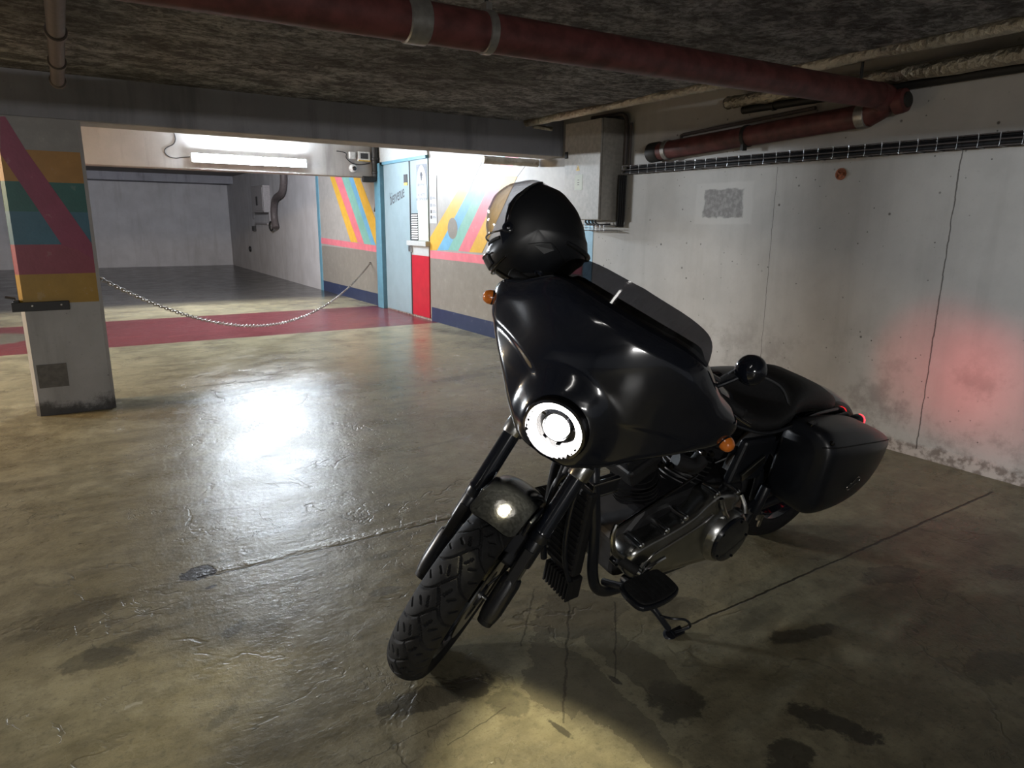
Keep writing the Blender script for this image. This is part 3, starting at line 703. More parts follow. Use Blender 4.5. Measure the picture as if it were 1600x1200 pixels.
# fittings on the far stretch of wall
XF = XW - .012
def far(px): return on(px, 0, XF)
a, b = far((402, 292)), far((424, 332))
o = tag(empty('far_fuse_box', (XF, b.y, b.z)), 'grey fuse box on the far wall beyond the second beam', 'cabinet'); L = o.location.copy()
MB().box((-.16, 0, 0), (0, a.y - b.y, a.z - b.z)).build('body', M['grey_box_far'], o, smooth=False, bevel=.01)
MB().box((-.175, .04, .04), (-.16, a.y - b.y - .4, a.z - b.z - .05)).build('door', M['grey_box_far'], o, smooth=False, bevel=.006)
MB().box((-.19, .5, .16), (-.16, .62, .36)).build('latch', M['pipe_black'], o, smooth=False)
MB().box((-.05, .02, -.30), (-.01, .08, 0)).build('trunking', M['grey_box_far'], o, smooth=False)
pts = [far(q) - L + Vector((-.02, 0, 0)) for q in [(420, 350), (401, 349), (399, 355)]]
MB().tube(pts, .02, 6).build('conduit', M['grey_box_far'], o)
q = far((399, 357)) - L; MB().box((-.06, q.y - .10, q.z - .06), (0, q.y + .10, q.z + .06)).build('socket', M['pipe_black'], o, smooth=False)
pts = [far(q) + Vector((-.08, 0, 0)) for q in [(449, 270), (449, 288), (446, 302), (437, 310), (434, 322), (434, 340), (437, 356)]]
o = tag(empty('far_drain', pts[-1]), 'dark kinked drain pipe on the far wall beside the fuse box', 'pipe'); L = o.location.copy()
MB().tube([p - L for p in catmull(pts, 6)], .075, 14).build('pipe', M['pipe_grey'], o)
MB().tube([(0, .42 + .16 * math.cos(t_), .03 + .10 * math.sin(t_)) for t_ in [2 * math.pi * k / 20 for k in range(20)]], .02, 6, closed=True).build('hose_loop', M['pipe_black'], o)
q = far((396, 336)); o = tag(MB().lathe([(.001, -.012), (.10, -.010), (.11, 0)], q, (1, 0, 0), 20).build('far_plate', M['grey_box_far']), 'oval grey cover plate on the far wall left of the fuse box', 'plate')
q = far((392, 389)); tag(MB().tube([q + Vector((-.02, .09 * math.cos(t_), .06 * math.sin(t_))) for t_ in [2 * math.pi * k / 16 for k in range(16)]], .016, 6, closed=True).build('wall_ring', M['pipe_black']), 'small dark ring fixed low on the far wall', 'ring')

# chain across the bay
def chain():
    a = Vector((.155, YP + .16, .915)); b = Vector((XW - .02, 10.50, .655))
    o = tag(empty('chain', a), 'long sagging steel chain from the pillar to the far wall', 'chain')
    N = 400; sag = .62
    def P(t): return a.lerp(b, t) + Vector((0, 0, -4 * sag * t * (1 - t) * (1 + .18 * (.5 - t))))
    S = [P(i / N) for i in range(N + 1)]; D = [0]
    for i in range(N): D.append(D[-1] + (S[i+1] - S[i]).length)
    pitch = D[-1] / 168; proto = None
    hw, hl, r = .013, .021, .0042
    ringp = [(hl * math.cos(t_) * 1.28, hw * math.sin(t_), 0) for t_ in [2 * math.pi * k / 12 for k in range(12)]]
    j = 0
    for k in range(168):
        s = (k + .5) * pitch
        while D[j+1] < s: j += 1
        u = (s - D[j]) / (D[j+1] - D[j]); c = S[j].lerp(S[j+1], u); t_ = (S[min(j+2, N)] - S[max(j-1, 0)]).normalized()
        if proto is None: proto = MB().tube(ringp, r, 6, closed=True).build('link', M['chain_steel'], o); l = proto
        else: l = proto.copy(); col.objects.link(l); l.parent = o
        up = Vector((0, 0, 1)); sd = t_.cross(up).normalized(); up = sd.cross(t_)
        if k % 2: sd, up = up, -sd
        l.matrix_local = Matrix(((t_.x, sd.x, up.x, c.x - a.x), (t_.y, sd.y, up.y, c.y - a.y), (t_.z, sd.z, up.z, c.z - a.z), (0, 0, 0, 1)))
    MB().tube(catmull([Vector((XW - .006, 10.5, .66)) - a, b - a + Vector((-.01, 0, .01)), b - a + Vector((-.015, 0, -.012)), b - a + Vector((.005, 0, -.02))], 5), .005, 6).build('wall_hook', M['black_steel'], o)
    MB().tube([(.011, 0, 0), (-.012, 0, 0)], .006, 8).build('pillar_eye', M['black_steel'], o)
M['chain_steel'] = plain('chain_steel', (.33, .31, .29), .42, 1, var=.3)
chain()
# flat black latch bar on the pillar
a, b = Vector((-.347, YP - .02, .716)), Vector((-.031, YP - .004, .776))
o = tag(empty('latch_bar', (a.x, YP, a.z)), 'flat black steel bar bolted across the pillar with a hook end', 'bar'); L = o.location.copy()
MB().box(a - L, b - L).build('bar', M['black_steel'], o, smooth=False, bevel=.002)
for x in (-.235, -.075): MB().lathe([(.001, -.005), (.005, -.005), (.008, -.001), (.008, 0)], Vector((x, YP - .02, .752)) - L, (0, 1, 0), 12).build('bolt', M['collar'], o)
MB().tube([Vector((-.330, YP + .01, .776)) - L, Vector((-.325, YP + .01, .80)) - L, Vector((-.375, YP + .01, .812)) - L], .008, 6).build('hook', M['black_steel'], o)
MB().box(Vector((-.335, YP - .01, .745)) - L, Vector((-.305, YP + .025, .79)) - L).build('hook_plate', M['black_steel'], o, smooth=False)

# ------------------------------------------------------------------ motorcycle
import numpy as np
BS = 0.97232                                   # bike metres -> scene metres
bike = tag(empty('motorcycle'), 'black touring motorcycle with lit headlamp leaning on its side stand', 'motorcycle')
bike.matrix_world = Matrix.Translation((2.445, 1.771, 0.001)) @ Matrix.Rotation(R_(182.859), 4, 'Z') @ Matrix.Rotation(R_(-13.572), 4, 'X') @ Matrix.Rotation(R_(.502), 4, 'Y')
S_AP = Vector((1.775, 0, 0)); S_AX = Vector((-.5, 0, math.sqrt(3) / 2)); S_M = Matrix.Rotation(R_(33.764), 3, S_AX)
def BF(p): return Vector(p) * BS                                        # body point
def FF(p): return (S_AP + S_M @ (Vector(p) - S_AP)) * BS               # point of the steered front end
def part(mb, name, mat, parent=None, front=False, **kw):
    mb.xform(FF if front else BF); return mb.build(name, M[mat], parent or bike, **kw)

M['gloss_black'] = plain('gloss_black', (.0085, .0105, .017), .13, 0, .5, var=.05, **{'Coat Weight': .6, 'Coat Roughness': .05})
M['satin_black'] = plain('satin_black', (.011, .0125, .017), .32, 0, .5, var=.1)
M['matt_black'] = plain('matt_black', (.012, .012, .013), .6, 0, .35, var=.15)
M['mudguard_black'] = plain('mudguard_black', (.0026, .0028, .0034), .13, 0, .22, var=.4, scale=120, bump=.12)
M['seat_vinyl'] = plain('seat_vinyl', (.012, .012, .013), .55, 0, .4, var=.2, bump=.2, scale=90)
M['rubber'] = plain('rubber', (.013, .013, .014), .72, 0, .3, var=.25, scale=60, bump=.15)
M['chrome'] = plain('chrome', (.62, .63, .65), .10, 1, .5, var=.05)
M['brushed'] = plain('polished_alloy', (.42, .42, .41), .24, 1, .5, var=.12, scale=12)
M['dark_chrome'] = plain('dark_chrome', (.10, .10, .11), .12, 1, .5, var=.05)
M['engine_black'] = plain('engine_black', (.014, .014, .016), .48, .0, .5, var=.3)
M['fin_edge'] = plain('machined_fin', (.10, .10, .105), .4, .8)
t = NT('amber_lens'); t.set((.75, .20, .025), .18, 0, .5, **{'Coat Weight': .5}); M['amber'] = t.m
t = NT('smoked_screen')
tr = t.n('ShaderNodeBsdfTransparent'); tr.inputs[0].default_value = (.27, .27, .285, 1)
gs = t.n('ShaderNodeBsdfGlossy'); gs.inputs['Roughness'].default_value = .04; gs.inputs['Color'].default_value = (1, 1, 1, 1)
fr = t.n('ShaderNodeFresnel'); t.put(fr.inputs[0], t.math('POWER', 1.45, t.math('SUBTRACT', 1.0, t.math('MULTIPLY', t.n('ShaderNodeNewGeometry').outputs['Backfacing'], 2.0))))
mx = t.n('ShaderNodeMixShader'); t.t.links.new(fr.outputs[0], mx.inputs[0]); t.t.links.new(tr.outputs[0], mx.inputs[1]); t.t.links.new(gs.outputs[0], mx.inputs[2])
t.t.links.new(mx.outputs[0], t.t.nodes['Material Output'].inputs['Surface']); M['smoked'] = t.m
t = NT('clear_visor')
tr = t.n('ShaderNodeBsdfTransparent'); tr.inputs[0].default_value = (.86, .86, .87, 1)
gs = t.n('ShaderNodeBsdfGlossy'); gs.inputs['Roughness'].default_value = .05
fr = t.n('ShaderNodeFresnel'); t.put(fr.inputs[0], t.math('POWER', 1.5, t.math('SUBTRACT', 1.0, t.math('MULTIPLY', t.n('ShaderNodeNewGeometry').outputs['Backfacing'], 2.0))))
mx = t.n('ShaderNodeMixShader'); t.t.links.new(fr.outputs[0], mx.inputs[0]); t.t.links.new(tr.outputs[0], mx.inputs[1]); t.t.links.new(gs.outputs[0], mx.inputs[2])
t.t.links.new(mx.outputs[0], t.t.nodes['Material Output'].inputs['Surface']); M['visor'] = t.m
M['lamp_ring'] = emit('lamp_ring', (1.0, .94, .84), 26)
M['lamp_core'] = emit('lamp_core', (1.0, .96, .88), 40)
M['tail_red'] = emit('tail_red', (1.0, .02, .03), 6, (.6, .01, .02))

# ---- wheels
def tyre(name, cx, R, half, rim, crown, front, grooves=True, n=840, tm=44):
    th0 = math.asin(min(.97, (half - .003) / crown)); T = np.linspace(-th0, th0, tm)
    prof = [(half - .019, rim - .004), (half - .008, rim + .004), (half - .001, rim + .02), (half + .001, rim + .035)]
    ys = [-p[0] for p in prof] + [crown * math.sin(a) for a in T] + [p[0] for p in prof[::-1]]
    rs = [p[1] for p in prof] + [R - crown * (1 - math.cos(a)) for a in T] + [p[1] for p in prof[::-1]]
    ys = np.array(ys); rs = np.array(rs); m = len(ys); k0 = len(prof)
    A = np.arange(n) * 2 * math.pi / n
    rad = np.tile(rs, (n, 1))
    if grooves:
        s = np.tile((A * R)[:, None], (1, m)); tt = np.zeros(m); tt[k0:k0 + tm] = T * crown; tt[:k0] = -9; tt[k0 + tm:] = 9; tt = np.tile(tt, (n, 1))
        C = 2 * math.pi * R; per = C / 21
        best = np.full((n, m), 9.)
        def seg(side, off, pts, w):
            for i in range(len(pts) - 1):
                (s0, t0), (s1, t1) = pts[i], pts[i + 1]
                t0, t1 = side * t0, side * t1
                ds = (s - off - s0 + per / 2) % per - per / 2
                L2 = (s1 - s0)**2 + (t1 - t0)**2
                u = np.clip((ds * (s1 - s0) + (tt - t0) * (t1 - t0)) / L2, 0, 1)
                d = np.hypot(ds - u * (s1 - s0), tt - t0 - u * (t1 - t0)) / w
                np.minimum(best, d, out=best)
        long_ = [(.046, -.014), (.036, -.006), (.018, .006), (-.004, .018), (-.022, .032), (-.034, .050), (-.040, .080)]
        for side, off in ((1, 0.), (-1, per / 2)):
            seg(side, off, long_, .0030)
            seg(side, off + .026, [(.002, .028), (.014, .042)], .0028)
            seg(side, off + .046, [(-.012, .010), (.010, .020)], .0028)
            seg(side, off + .004, [(-.002, .050), (.010, .070)], .0028)
        dep = np.clip((1.25 - best) / .5, 0, 1) * .0068
        rad = rad - dep
    V = np.stack([cx + rad * np.cos(A)[:, None], np.tile(ys, (n, 1)), (R if not front else .32) + rad * np.sin(A)[:, None]], -1).reshape(-1, 3)
    i = np.arange(n)[:, None]; j = np.arange(m - 1)[None, :]; i2 = (i + 1) % n
    F = np.stack([i*m + j, i2*m + j, i2*m + j + 1, i*m + j + 1], -1).reshape(-1, 4)
    mb = MB(); fn = FF if front else BF
    mb.v = [fn(p) for p in V.tolist()]; mb.f = [tuple(q) for q in F.tolist()]
    return mb.build(name, M['rubber'], bike, angle=40)
def wheel(cx, cz, R, half, rim, front):
    o = part(MB().lathe([(rim - .024, -half + .03), (rim + .004, -half + .022), (rim + .006, -half + .014), (rim - .008, -half + .012), (rim - .022, -half + .03), (rim - .034, 0), (rim - .022, half - .03), (rim - .008, half - .012), (rim + .006, half - .014), (rim + .004, half - .022), (rim - .024, half - .03), (rim - .045, 0), (rim - .024, -half + .03)], (cx, 0, cz), (0, 1, 0), 56),
             ('front' if front else 'rear') + '_wheel', 'gloss_black', None, front)
    h = MB().lathe([(.02, -.075), (.036, -.072), (.042, -.03), (.042, .03), (.036, .072), (.02, .075)], (cx, 0, cz), (0, 1, 0), 24); part(h, 'hub', 'satin_black', o, front)
    for k in range(5):
        a = 2 * math.pi * k / 5 + .3
        for d in (-.16, .16):
            p0 = Vector((cx + .036 * math.cos(a + d * .6), 0, cz + .036 * math.sin(a + d * .6))); p1 = Vector((cx + (rim - .02) * math.cos(a + d), 0, cz + (rim - .02) * math.sin(a + d)))
            dr = (p1 - p0); ln = dr.length / 2; dr.normalize(); sd = dr.cross(Vector((0, 1, 0)))
            part(MB().obox((p0 + p1) / 2, dr * ln, sd * .010, Vector((0, .014, 0))), 'spoke', 'satin_black', o, front, smooth=False, bevel=.003)
    return o
tyre('front_tyre', 1.625, .32, .065, .235, .070, True)
fw = wheel(1.625, .32, .32, .065, .235, True)
dsk = MB().lathe([(.085, .062), (.148, .062), (.148, .067), (.085, .067), (.085, .062)], (1.625, 0, .32), (0, 1, 0), 48); part(dsk, 'brake_disc', 'brushed', fw, True)
tyre('rear_tyre', 0, .325, .088, .215, .105, False, grooves=False, n=120, tm=16)
wheel(0, .325, .325, .088, .215, False)

# ---- fork
FA = Vector((1.625, 0, .32))
def fk(d, w, fx=0, fy=0): return FA + S_AX * d + Vector((0, w + fy, 0)) + Vector((S_AX.z, 0, -S_AX.x)) * fx
for side in (-1, 1):
    w_ = .118 * side
    up = part(MB().lathe([(.0275, .262), (.0295, .264), (.0295, .272), (.0275, .276), (.0275, .66), (.02, .665)], fk(0, w_), S_AX, 28), 'fork_tube', 'gloss_black', None, True)
    part(MB().lathe([(.0335, .462), (.0345, .466), (.0345, .502), (.0335, .506)], fk(0, w_), S_AX, 28), 'fork_clamp', 'brushed', up, True)
    part(MB().obox(fk(.485, w_ * .86, -.03), S_AX * .016, Vector((0, .03, 0)), Vector((S_AX.z, 0, -S_AX.x)) * .022), 'clamp_arm', 'brushed', up, True, bevel=.004, smooth=False)
    lo = part(MB().lathe([(.0215, -.01), (.0215, .27)], fk(0, w_), S_AX, 24), 'fork_stanchion', 'chrome', None, True)
    part(MB().lathe([(.022, .150), (.0262, .152), (.0272, .158), (.0272, .226), (.0262, .236), (.0285, .240), (.0285, .262), (.022, .264)], fk(0, w_), S_AX, 24), 'seal_cover', 'satin_black', lo, True)
    part(MB().obox(fk(.105, w_, .024), S_AX * .10, Vector((0, .016, 0)), Vector((S_AX.z, 0, -S_AX.x)) * .006), 'stanchion_guard', 'matt_black', lo, True, bevel=.004, smooth=False)
    part(MB().lathe([(.020, -.050), (.028, -.046), (.0315, -.02), (.0325, .0), (.0325, .085), (.029, .104), (.0225, .108)], fk(0, w_), S_AX, 24), 'fork_bottom', 'satin_black', lo, True)
    part(MB().lathe([(.015, -.068), (.024, -.064), (.026, -.048), (.026, -.040)], fk(0, w_), S_AX, 20), 'fork_cap', 'matt_black', lo, True)
    part(MB().obox(fk(.012, w_, -.034), S_AX * .045, Vector((0, .017, 0)), Vector((S_AX.z, 0, -S_AX.x)) * .016), 'axle_clamp', 'satin_black', lo, True, bevel=.005, smooth=False)
    for dd in (-.012, .030):
        part(MB().lathe([(.001, -.003), (.006, -.002), (.006, .01)], fk(dd, w_ + side * .030, .0), (0, -side, 0), 10), 'pinch_bolt', 'dark_chrome', lo, True)
part(MB().lathe([(.009, -.135), (.009, .135)], FA, (0, 1, 0), 14).lathe([(.016, -.142), (.016, -.128), (.012, -.126)], FA, (0, 1, 0), 14), 'front_axle', 'chrome', None, True)
part(MB().obox(fk(.490, 0, -.028), S_AX * .02, Vector((0, .115, 0)), Vector((S_AX.z, 0, -S_AX.x)) * .03), 'lower_yoke', 'satin_black', None, True, bevel=.008, smooth=False)
part(MB().obox(fk(.66, 0, -.03), S_AX * .014, Vector((0, .125, 0)), Vector((S_AX.z, 0, -S_AX.x)) * .032), 'upper_yoke', 'satin_black', None, True, bevel=.008, smooth=False)
part(MB().tube([fk(.47, 0, -.055), fk(.70, 0, -.055)], .03, 20), 'steering_stem', 'satin_black', None, True)
# caliper and brake hose on the left leg
cal = MB().obox(fk(.17, .072, -.062), S_AX * .062, Vector((0, .032, 0)), Vector((S_AX.z, 0, -S_AX.x)) * .036)
cal = part(cal, 'brake_caliper', 'satin_black', None, True, bevel=.012, seg=3, smooth=False)
for dd in (.135, .175, .21): part(MB().lathe([(.017, 0), (.017, .008), (.001, .009)], fk(dd, .104, -.062), (0, 1, 0), 16), 'piston_cap', 'dark_chrome', cal, True)
part(MB().tube(catmull([fk(.23, .08, -.06), fk(.30, .092, -.075), fk(.40, .07, -.06), fk(.52, .05, -.05), fk(.66, .04, -.07)], 6), .0055, 8), 'brake_hose', 'matt_black', None, True)
part(MB().tube(catmull([fk(.02, .062, .0), fk(.10, .085, -.03), fk(.18, .09, -.045)], 6), .004, 8), 'sensor_lead', 'matt_black', cal, True)

# ---- front mudguard: a rounded hood over the tyre, front edge with soft corners
def hood(cx, cz, R, half, a0, a1, crown, front, name, mat, th=.004, round_=.10, n=40, m=22, skirt=.05):
    def P(u, v, off):                        # u along the arc 0..1, v across -1..1
        av = abs(v)
        a = a0 + (a1 - a0) * u
        cut = round_ * max(0, av - .35) ** 2 / .42
        a = a + cut * (1 - u) * (1 if a1 > a0 else -1) - cut * .6 * u * (1 if a1 > a0 else -1)
        if av < .72: y = half * math.sin(v / .72 * 1.15) / math.sin(1.15) * .98; r = R - crown * (1 - math.cos(v / .72 * 1.15))
        else:
            e = (av - .72) / .28; y = math.copysign(half * (.98 + .02 * e), v); r = R - crown * (1 - math.cos(1.15)) - skirt * e
        r += off
        return Vector((cx + r * math.cos(a), y * (1 + off / half), cz + r * math.sin(a)))
    mb = MB(); V = []; F = []
    for off in (0, -th):
        for i in range(n + 1):
            for j in range(m + 1): V.append(P(i / n, -1 + 2 * j / m, off))
    N1 = (n + 1) * (m + 1); w_ = m + 1
    for i in range(n):
        for j in range(m):
            a = i*w_ + j; F.append((a, a + 1, a + w_ + 1, a + w_)); F.append((N1 + a, N1 + a + w_, N1 + a + w_ + 1, N1 + a + 1))
    for j in range(m):
        for i in (0, n): a = i*w_ + j; F.append((a, a + 1, N1 + a + 1, N1 + a))
    for i in range(n):
        for j in (0, m): a = i*w_ + j; F.append((a, a + w_, N1 + a + w_, N1 + a))
    mb.add(V, F); return part(mb, name, mat, None, front)
hood(1.625, .32, .358, .076, R_(77), R_(172), .030, True, 'front_mudguard', 'mudguard_black', round_=.24, skirt=.045)
for side in (-1, 1):
    part(MB().obox(FA + Vector((-.10, .082 * side, .275)), Vector((.055, 0, .012)), Vector((0, .006, 0)), Vector((-.006, 0, .026))), 'mudguard_bracket', 'satin_black', None, True, bevel=.004, smooth=False)

# ---- fairing (front frame: x forward, y left, z up before steering)
half_out = [(0, .768), (.06, .767), (.121, .771), (.18, .800), (.25, .850), (.328, .893), (.388, .928), (.418, .955), (.428, .985), (.420, 1.012), (.400, 1.034), (.350, 1.068), (.300, 1.115), (.255, 1.152), (.19, 1.176), (.10, 1.186), (0, 1.190)]
hp = catmull([Vector((y, z, 0)) for y, z in half_out], 4)
loop = [(p.x, p.y) for p in hp] + [(-p.x, p.y) for p in hp[-2:0:-1]]
def sstep(a, b, v): t_ = min(1, max(0, (v - a) / (b - a))); return t_ * t_ * (3 - 2 * t_)
def fair_x(y, z):
    x = 1.43 - 1.38 * y * y / (1 + .35 * abs(y)) - .26 * (z - .87) - .32 * max(0, z - 1.03) ** 2 * 3
    d = math.hypot(y, (z - .864))
    x += .030 * sstep(.17, .09, d)                                      # nacelle around the lamp
    # cheek: the lower flank sits a little further back below a flowing crease
    ay = abs(y); zc = .935 + .030 * math.sin((ay - .10) / .30 * math.pi) - .02 * ay
    x -= .005 * sstep(.09, .18, ay) * sstep(zc + .008, zc - .014, z)
    # hollow between lamp and wing tip
    x -= .006 * math.exp(-((ay - .30) / .07) ** 2 - ((z - 1.02) / .05) ** 2)
    return x
def fairing():
    cy, cz = 0.0, .965; NR = 26; n = len(loop); V = [Vector((fair_x(0, cz), 0, cz))]; F = []
    for k in range(1, NR + 1):
        f = (k / NR) ** .8
        for y, z in loop:
            yy, zz = cy + (y - cy) * f, cz + (z - cz) * f
            roll = .030 * max(0, (f - .86) / .14) ** 2.2
            V.append(Vector((fair_x(yy, zz) - roll, yy, zz)))
    for i in range(n): F.append((0, 1 + i, 1 + (i + 1) % n))
    for k in range(NR - 1):
        for i in range(n):
            a = 1 + k*n + i; b = 1 + k*n + (i + 1) % n; F.append((a, b, b + n, a + n))
    base = 1 + (NR - 1) * n
    # return flange turned backwards
    prev = base
    for dx, sc_ in ((.012, 1.0), (.045, .985), (.075, .955), (.078, .90)):
        st = len(V)
        for i, (y, z) in enumerate(loop): V.append(Vector((fair_x(y, z) - .030 - dx, cy + (y - cy) * sc_, cz + (z - cz) * sc_)))
        for i in range(n): F.append((prev + i, prev + (i + 1) % n, st + (i + 1) % n, st + i))
        prev = st
    F.append(tuple(prev + i for i in range(n)))
    # drop the faces where the lamp sits
    mb = MB().add(V, F)
    keep = []
    for f in mb.f:
        c = sum((mb.v[i] for i in f), Vector()) / len(f)
        if len(f) < 20 and math.hypot(c.y, c.z - .864) < .082 and c.x > 1.3: continue
        keep.append(f)
    mb.f = keep
    return part(mb, 'fairing', 'gloss_black', None, True, angle=50)
fairing_o = fairing()
for y in (.405, .375, .30):                      # bolts of the lower trim strip on both wings
    for s in (-1, 1):
        z = {.405: .955, .375: .93, .30: .885}[y]
        part(MB().lathe([(.001, .006), (.006, .005), (.007, -.004)], (fair_x(y, z) - .05, s * (y + .002), z - .004), (.1, s * .6, -.8), 10), 'trim_bolt', 'matt_black', fairing_o, True)
# instrument panel behind the shell
part(MB().prism([(1.17, -.26, .90), (1.17, .26, .90), (1.08, .28, 1.06), (1.05, .22, 1.13), (1.05, -.22, 1.13), (1.08, -.28, 1.06)], (.07, 0, .01)), 'inner_fairing', 'matt_black', fairing_o, True, bevel=.02, smooth=False)
# smoked screen
def screen():
    ho = [(0, 1.125), (.10, 1.120), (.20, 1.108), (.250, 1.105), (.258, 1.140), (.250, 1.178), (.232, 1.210), (.195, 1.232), (.12, 1.248), (0, 1.256)]
    q = catmull([Vector((y, z, 0)) for y, z in ho], 3); lp = [(p.x, p.y) for p in q] + [(-p.x, p.y) for p in q[-2:0:-1]]
    sx = lambda y, z: 1.315 - 1.0 * y * y - .62 * (z - 1.08)
    n = len(lp); NR = 8; V = [Vector((sx(0, 1.185), 0, 1.185))]; F = []
    for k in range(1, NR + 1):
        f = k / NR
        for y, z in lp: yy, zz = y * f, 1.185 + (z - 1.185) * f; V.append(Vector((sx(yy, zz), yy, zz)))
    for i in range(n): F.append((0, 1 + i, 1 + (i + 1) % n))
    for k in range(NR - 1):
        for i in range(n): a = 1 + k*n + i; b = 1 + k*n + (i + 1) % n; F.append((a, b, b + n, a + n))
    N = len(V); W = [p - Vector((.003, 0, .002)) for p in V]
    e = 1 + (NR - 1) * n
    G = F + [tuple(i + N for i in f[::-1]) for f in F] + [(e + i, e + (i + 1) % n, N + e + (i + 1) % n, N + e + i) for i in range(n)]
    o = part(MB().add(V + W, G), 'windscreen', 'smoked', None, True, angle=60); o['label'] = 'low smoked transparent windscreen'
    for y in (-.20, 0, .20): part(MB().lathe([(.001, .004), (.006, .003), (.007, -.004)], (sx(y, 1.135) + .002, y, 1.133), (1, 0, .5), 12), 'screen_bolt', 'dark_chrome', o, True)
screen()
# lamp
HL = Vector((1.452, 0, .864)); HA = Vector((1, 0, .02)).normalized()
hl = part(MB().lathe([(.080, -.06), (.0985, -.03), (.0985, .0), (.094, .012), (.086, .015), (.082, .008), (.080, -.02)], HL, HA, 56), 'headlamp', 'dark_chrome', None, True)
part(MB().lathe([(.080, -.02), (.060, -.045), (.001, -.055)], HL, HA, 48), 'reflector', 'satin_black', hl, True)
ringo = part(MB().tube([HL - HA * .004 + Vector((0, .0705 * math.cos(a), .0705 * math.sin(a))) for a in [2 * math.pi * k / 48 for k in range(48)]], .0088, 10, closed=True), 'light_ring', 'lamp_ring', hl, True)
ringo['label'] = 'glowing white ring of the headlamp'
part(MB().lathe([(.001, .004), (.018, .002), (.030, -.004), (.037, -.014), (.038, -.03), (.001, -.03)], HL, HA, 36), 'projector_lens', 'lamp_core', hl, True)
part(MB().lathe([(.039, -.03), (.0415, -.008), (.044, -.008), (.044, -.03)], HL, HA, 40), 'lens_collar', 'dark_chrome', hl, True)
for a in (R_(20), R_(160), R_(250), R_(300)):
    part(MB().obox(HL + Vector((-.016, .054 * math.cos(a), .054 * math.sin(a))), (.006, 0, 0), (0, .006, 0), (0, 0, .004)), 'reflector_tab', 'dark_chrome', hl, True, smooth=False)
sp = bpy.data.lights.new('headlamp_beam', 'SPOT'); sp.energy = 34; sp.color = (1.0, .90, .58); sp.spot_size = R_(HB_SIZE); sp.spot_blend = .25; sp.shadow_soft_size = .03
spo = bpy.data.objects.new('headlamp_beam', sp); col.objects.link(spo); spo.parent = hl
bd = (S_M @ Vector((1, HB_Y, HB_Z))).normalized()
spo.matrix_local = Matrix.Translation(FF(HL + HA * .03)) @ bd.to_track_quat('-Z', 'Y').to_matrix().to_4x4()
# indicators on the wing tips
for s in (-1, 1):
    c = Vector((1.165, s * .418, .956))
    h = part(MB().lathe([(.012, -.034), (.019, -.026), (.0235, -.004), (.0235, .006)], c, Vector((.55, s * .83, -.05)), 24), 'indicator', 'satin_black', None, True)
    ln = part(MB().lathe([(.0235, .004), (.0225, .016), (.017, .027), (.009, .032), (.001, .033)], c, Vector((.55, s * .83, -.05)), 24), 'indicator_lens', 'amber', h, True); ln['label'] = 'amber indicator lens'
# handlebar, grips, levers, mirrors
bar = part(MB().tube(catmull([(1.075, -.40, 1.02), (1.10, -.30, 1.035), (1.17, -.18, 1.035), (1.20, -.09, 1.0), (1.20, .09, 1.0), (1.17, .18, 1.035), (1.10, .30, 1.035), (1.075, .40, 1.02)], 7), .0127, 14), 'handlebar', 'satin_black', None, True)
for s in (-1, 1):
    a, b = Vector((1.098, s * .302, 1.035)), Vector((1.070, s * .425, 1.016)); dv = (b - a).normalized(); L_ = (b - a).length
    part(MB().lathe([(.013, 0), (.019, .004), (.0175, .012), (.0175, L_ - .012), (.020, L_ - .006), (.016, L_)], a, dv, 20), 'grip', 'rubber', bar, True)
    part(MB().obox((1.112, s * .276, 1.037), (.022, 0, 0), dv * .026, (0, 0, .024)), 'switch_housing', 'gloss_black', bar, True, bevel=.008, seg=3, smooth=False)
    part(MB().lathe([(.001, .03), (.020, .028), (.026, .018), (.027, -.012), (.02, -.018)], (1.128, s * .292, 1.052), (.7, s * .2, .55), 22), 'lever_clamp', 'gloss_black', bar, True)
    part(MB().tube(catmull([(1.135, s * .285, 1.045), (1.148, s * .33, 1.043), (1.135, s * .40, 1.03), (1.125, s * .455, 1.024)], 6), [.009] * 6 + [.007] * 6 + [.006] * 7, 10), 'lever', 'dark_chrome', bar, True)
    # mirror: round shell on a short stalk
    mc = Vector((1.055, s * .362, 1.142)) if s > 0 else Vector(MIRROR_R)
    mo = part(MB().lathe([(.001, .026), (.020, .024), (.034, .016), (.0435, .002), (.047, -.018), (.0465, -.024), (.043, -.024)], mc, Vector((.83, s * -.50, .22)), 32), 'mirror', 'gloss_black', None, True)
    part(MB().lathe([(.043, -.020), (.001, -.021)], mc, Vector((.83, s * -.50, .22)), 28), 'mirror_glass', 'chrome', mo, True)
    part(MB().tube(catmull([(1.105, s * .300, 1.05), (1.085, s * .325, 1.075), (mc.x + .012, mc.y - s * .012, mc.z - .035), mc - Vector((.002, 0, .02))], 5), .0075, 10), 'mirror_stalk', 'gloss_black', mo, True)
part(MB().tube(catmull([(1.10, .25, 1.03), (1.12, .16, .99), (1.14, .08, .93), (1.13, .06, .84)], 6), .006, 8), 'clutch_cable', 'matt_black', bar, True)
part(MB().tube(catmull([(1.10, -.25, 1.03), (1.12, -.16, .99), (1.14, -.08, .93), (1.13, -.06, .84)], 6), .006, 8), 'throttle_cable', 'matt_black', bar, True)

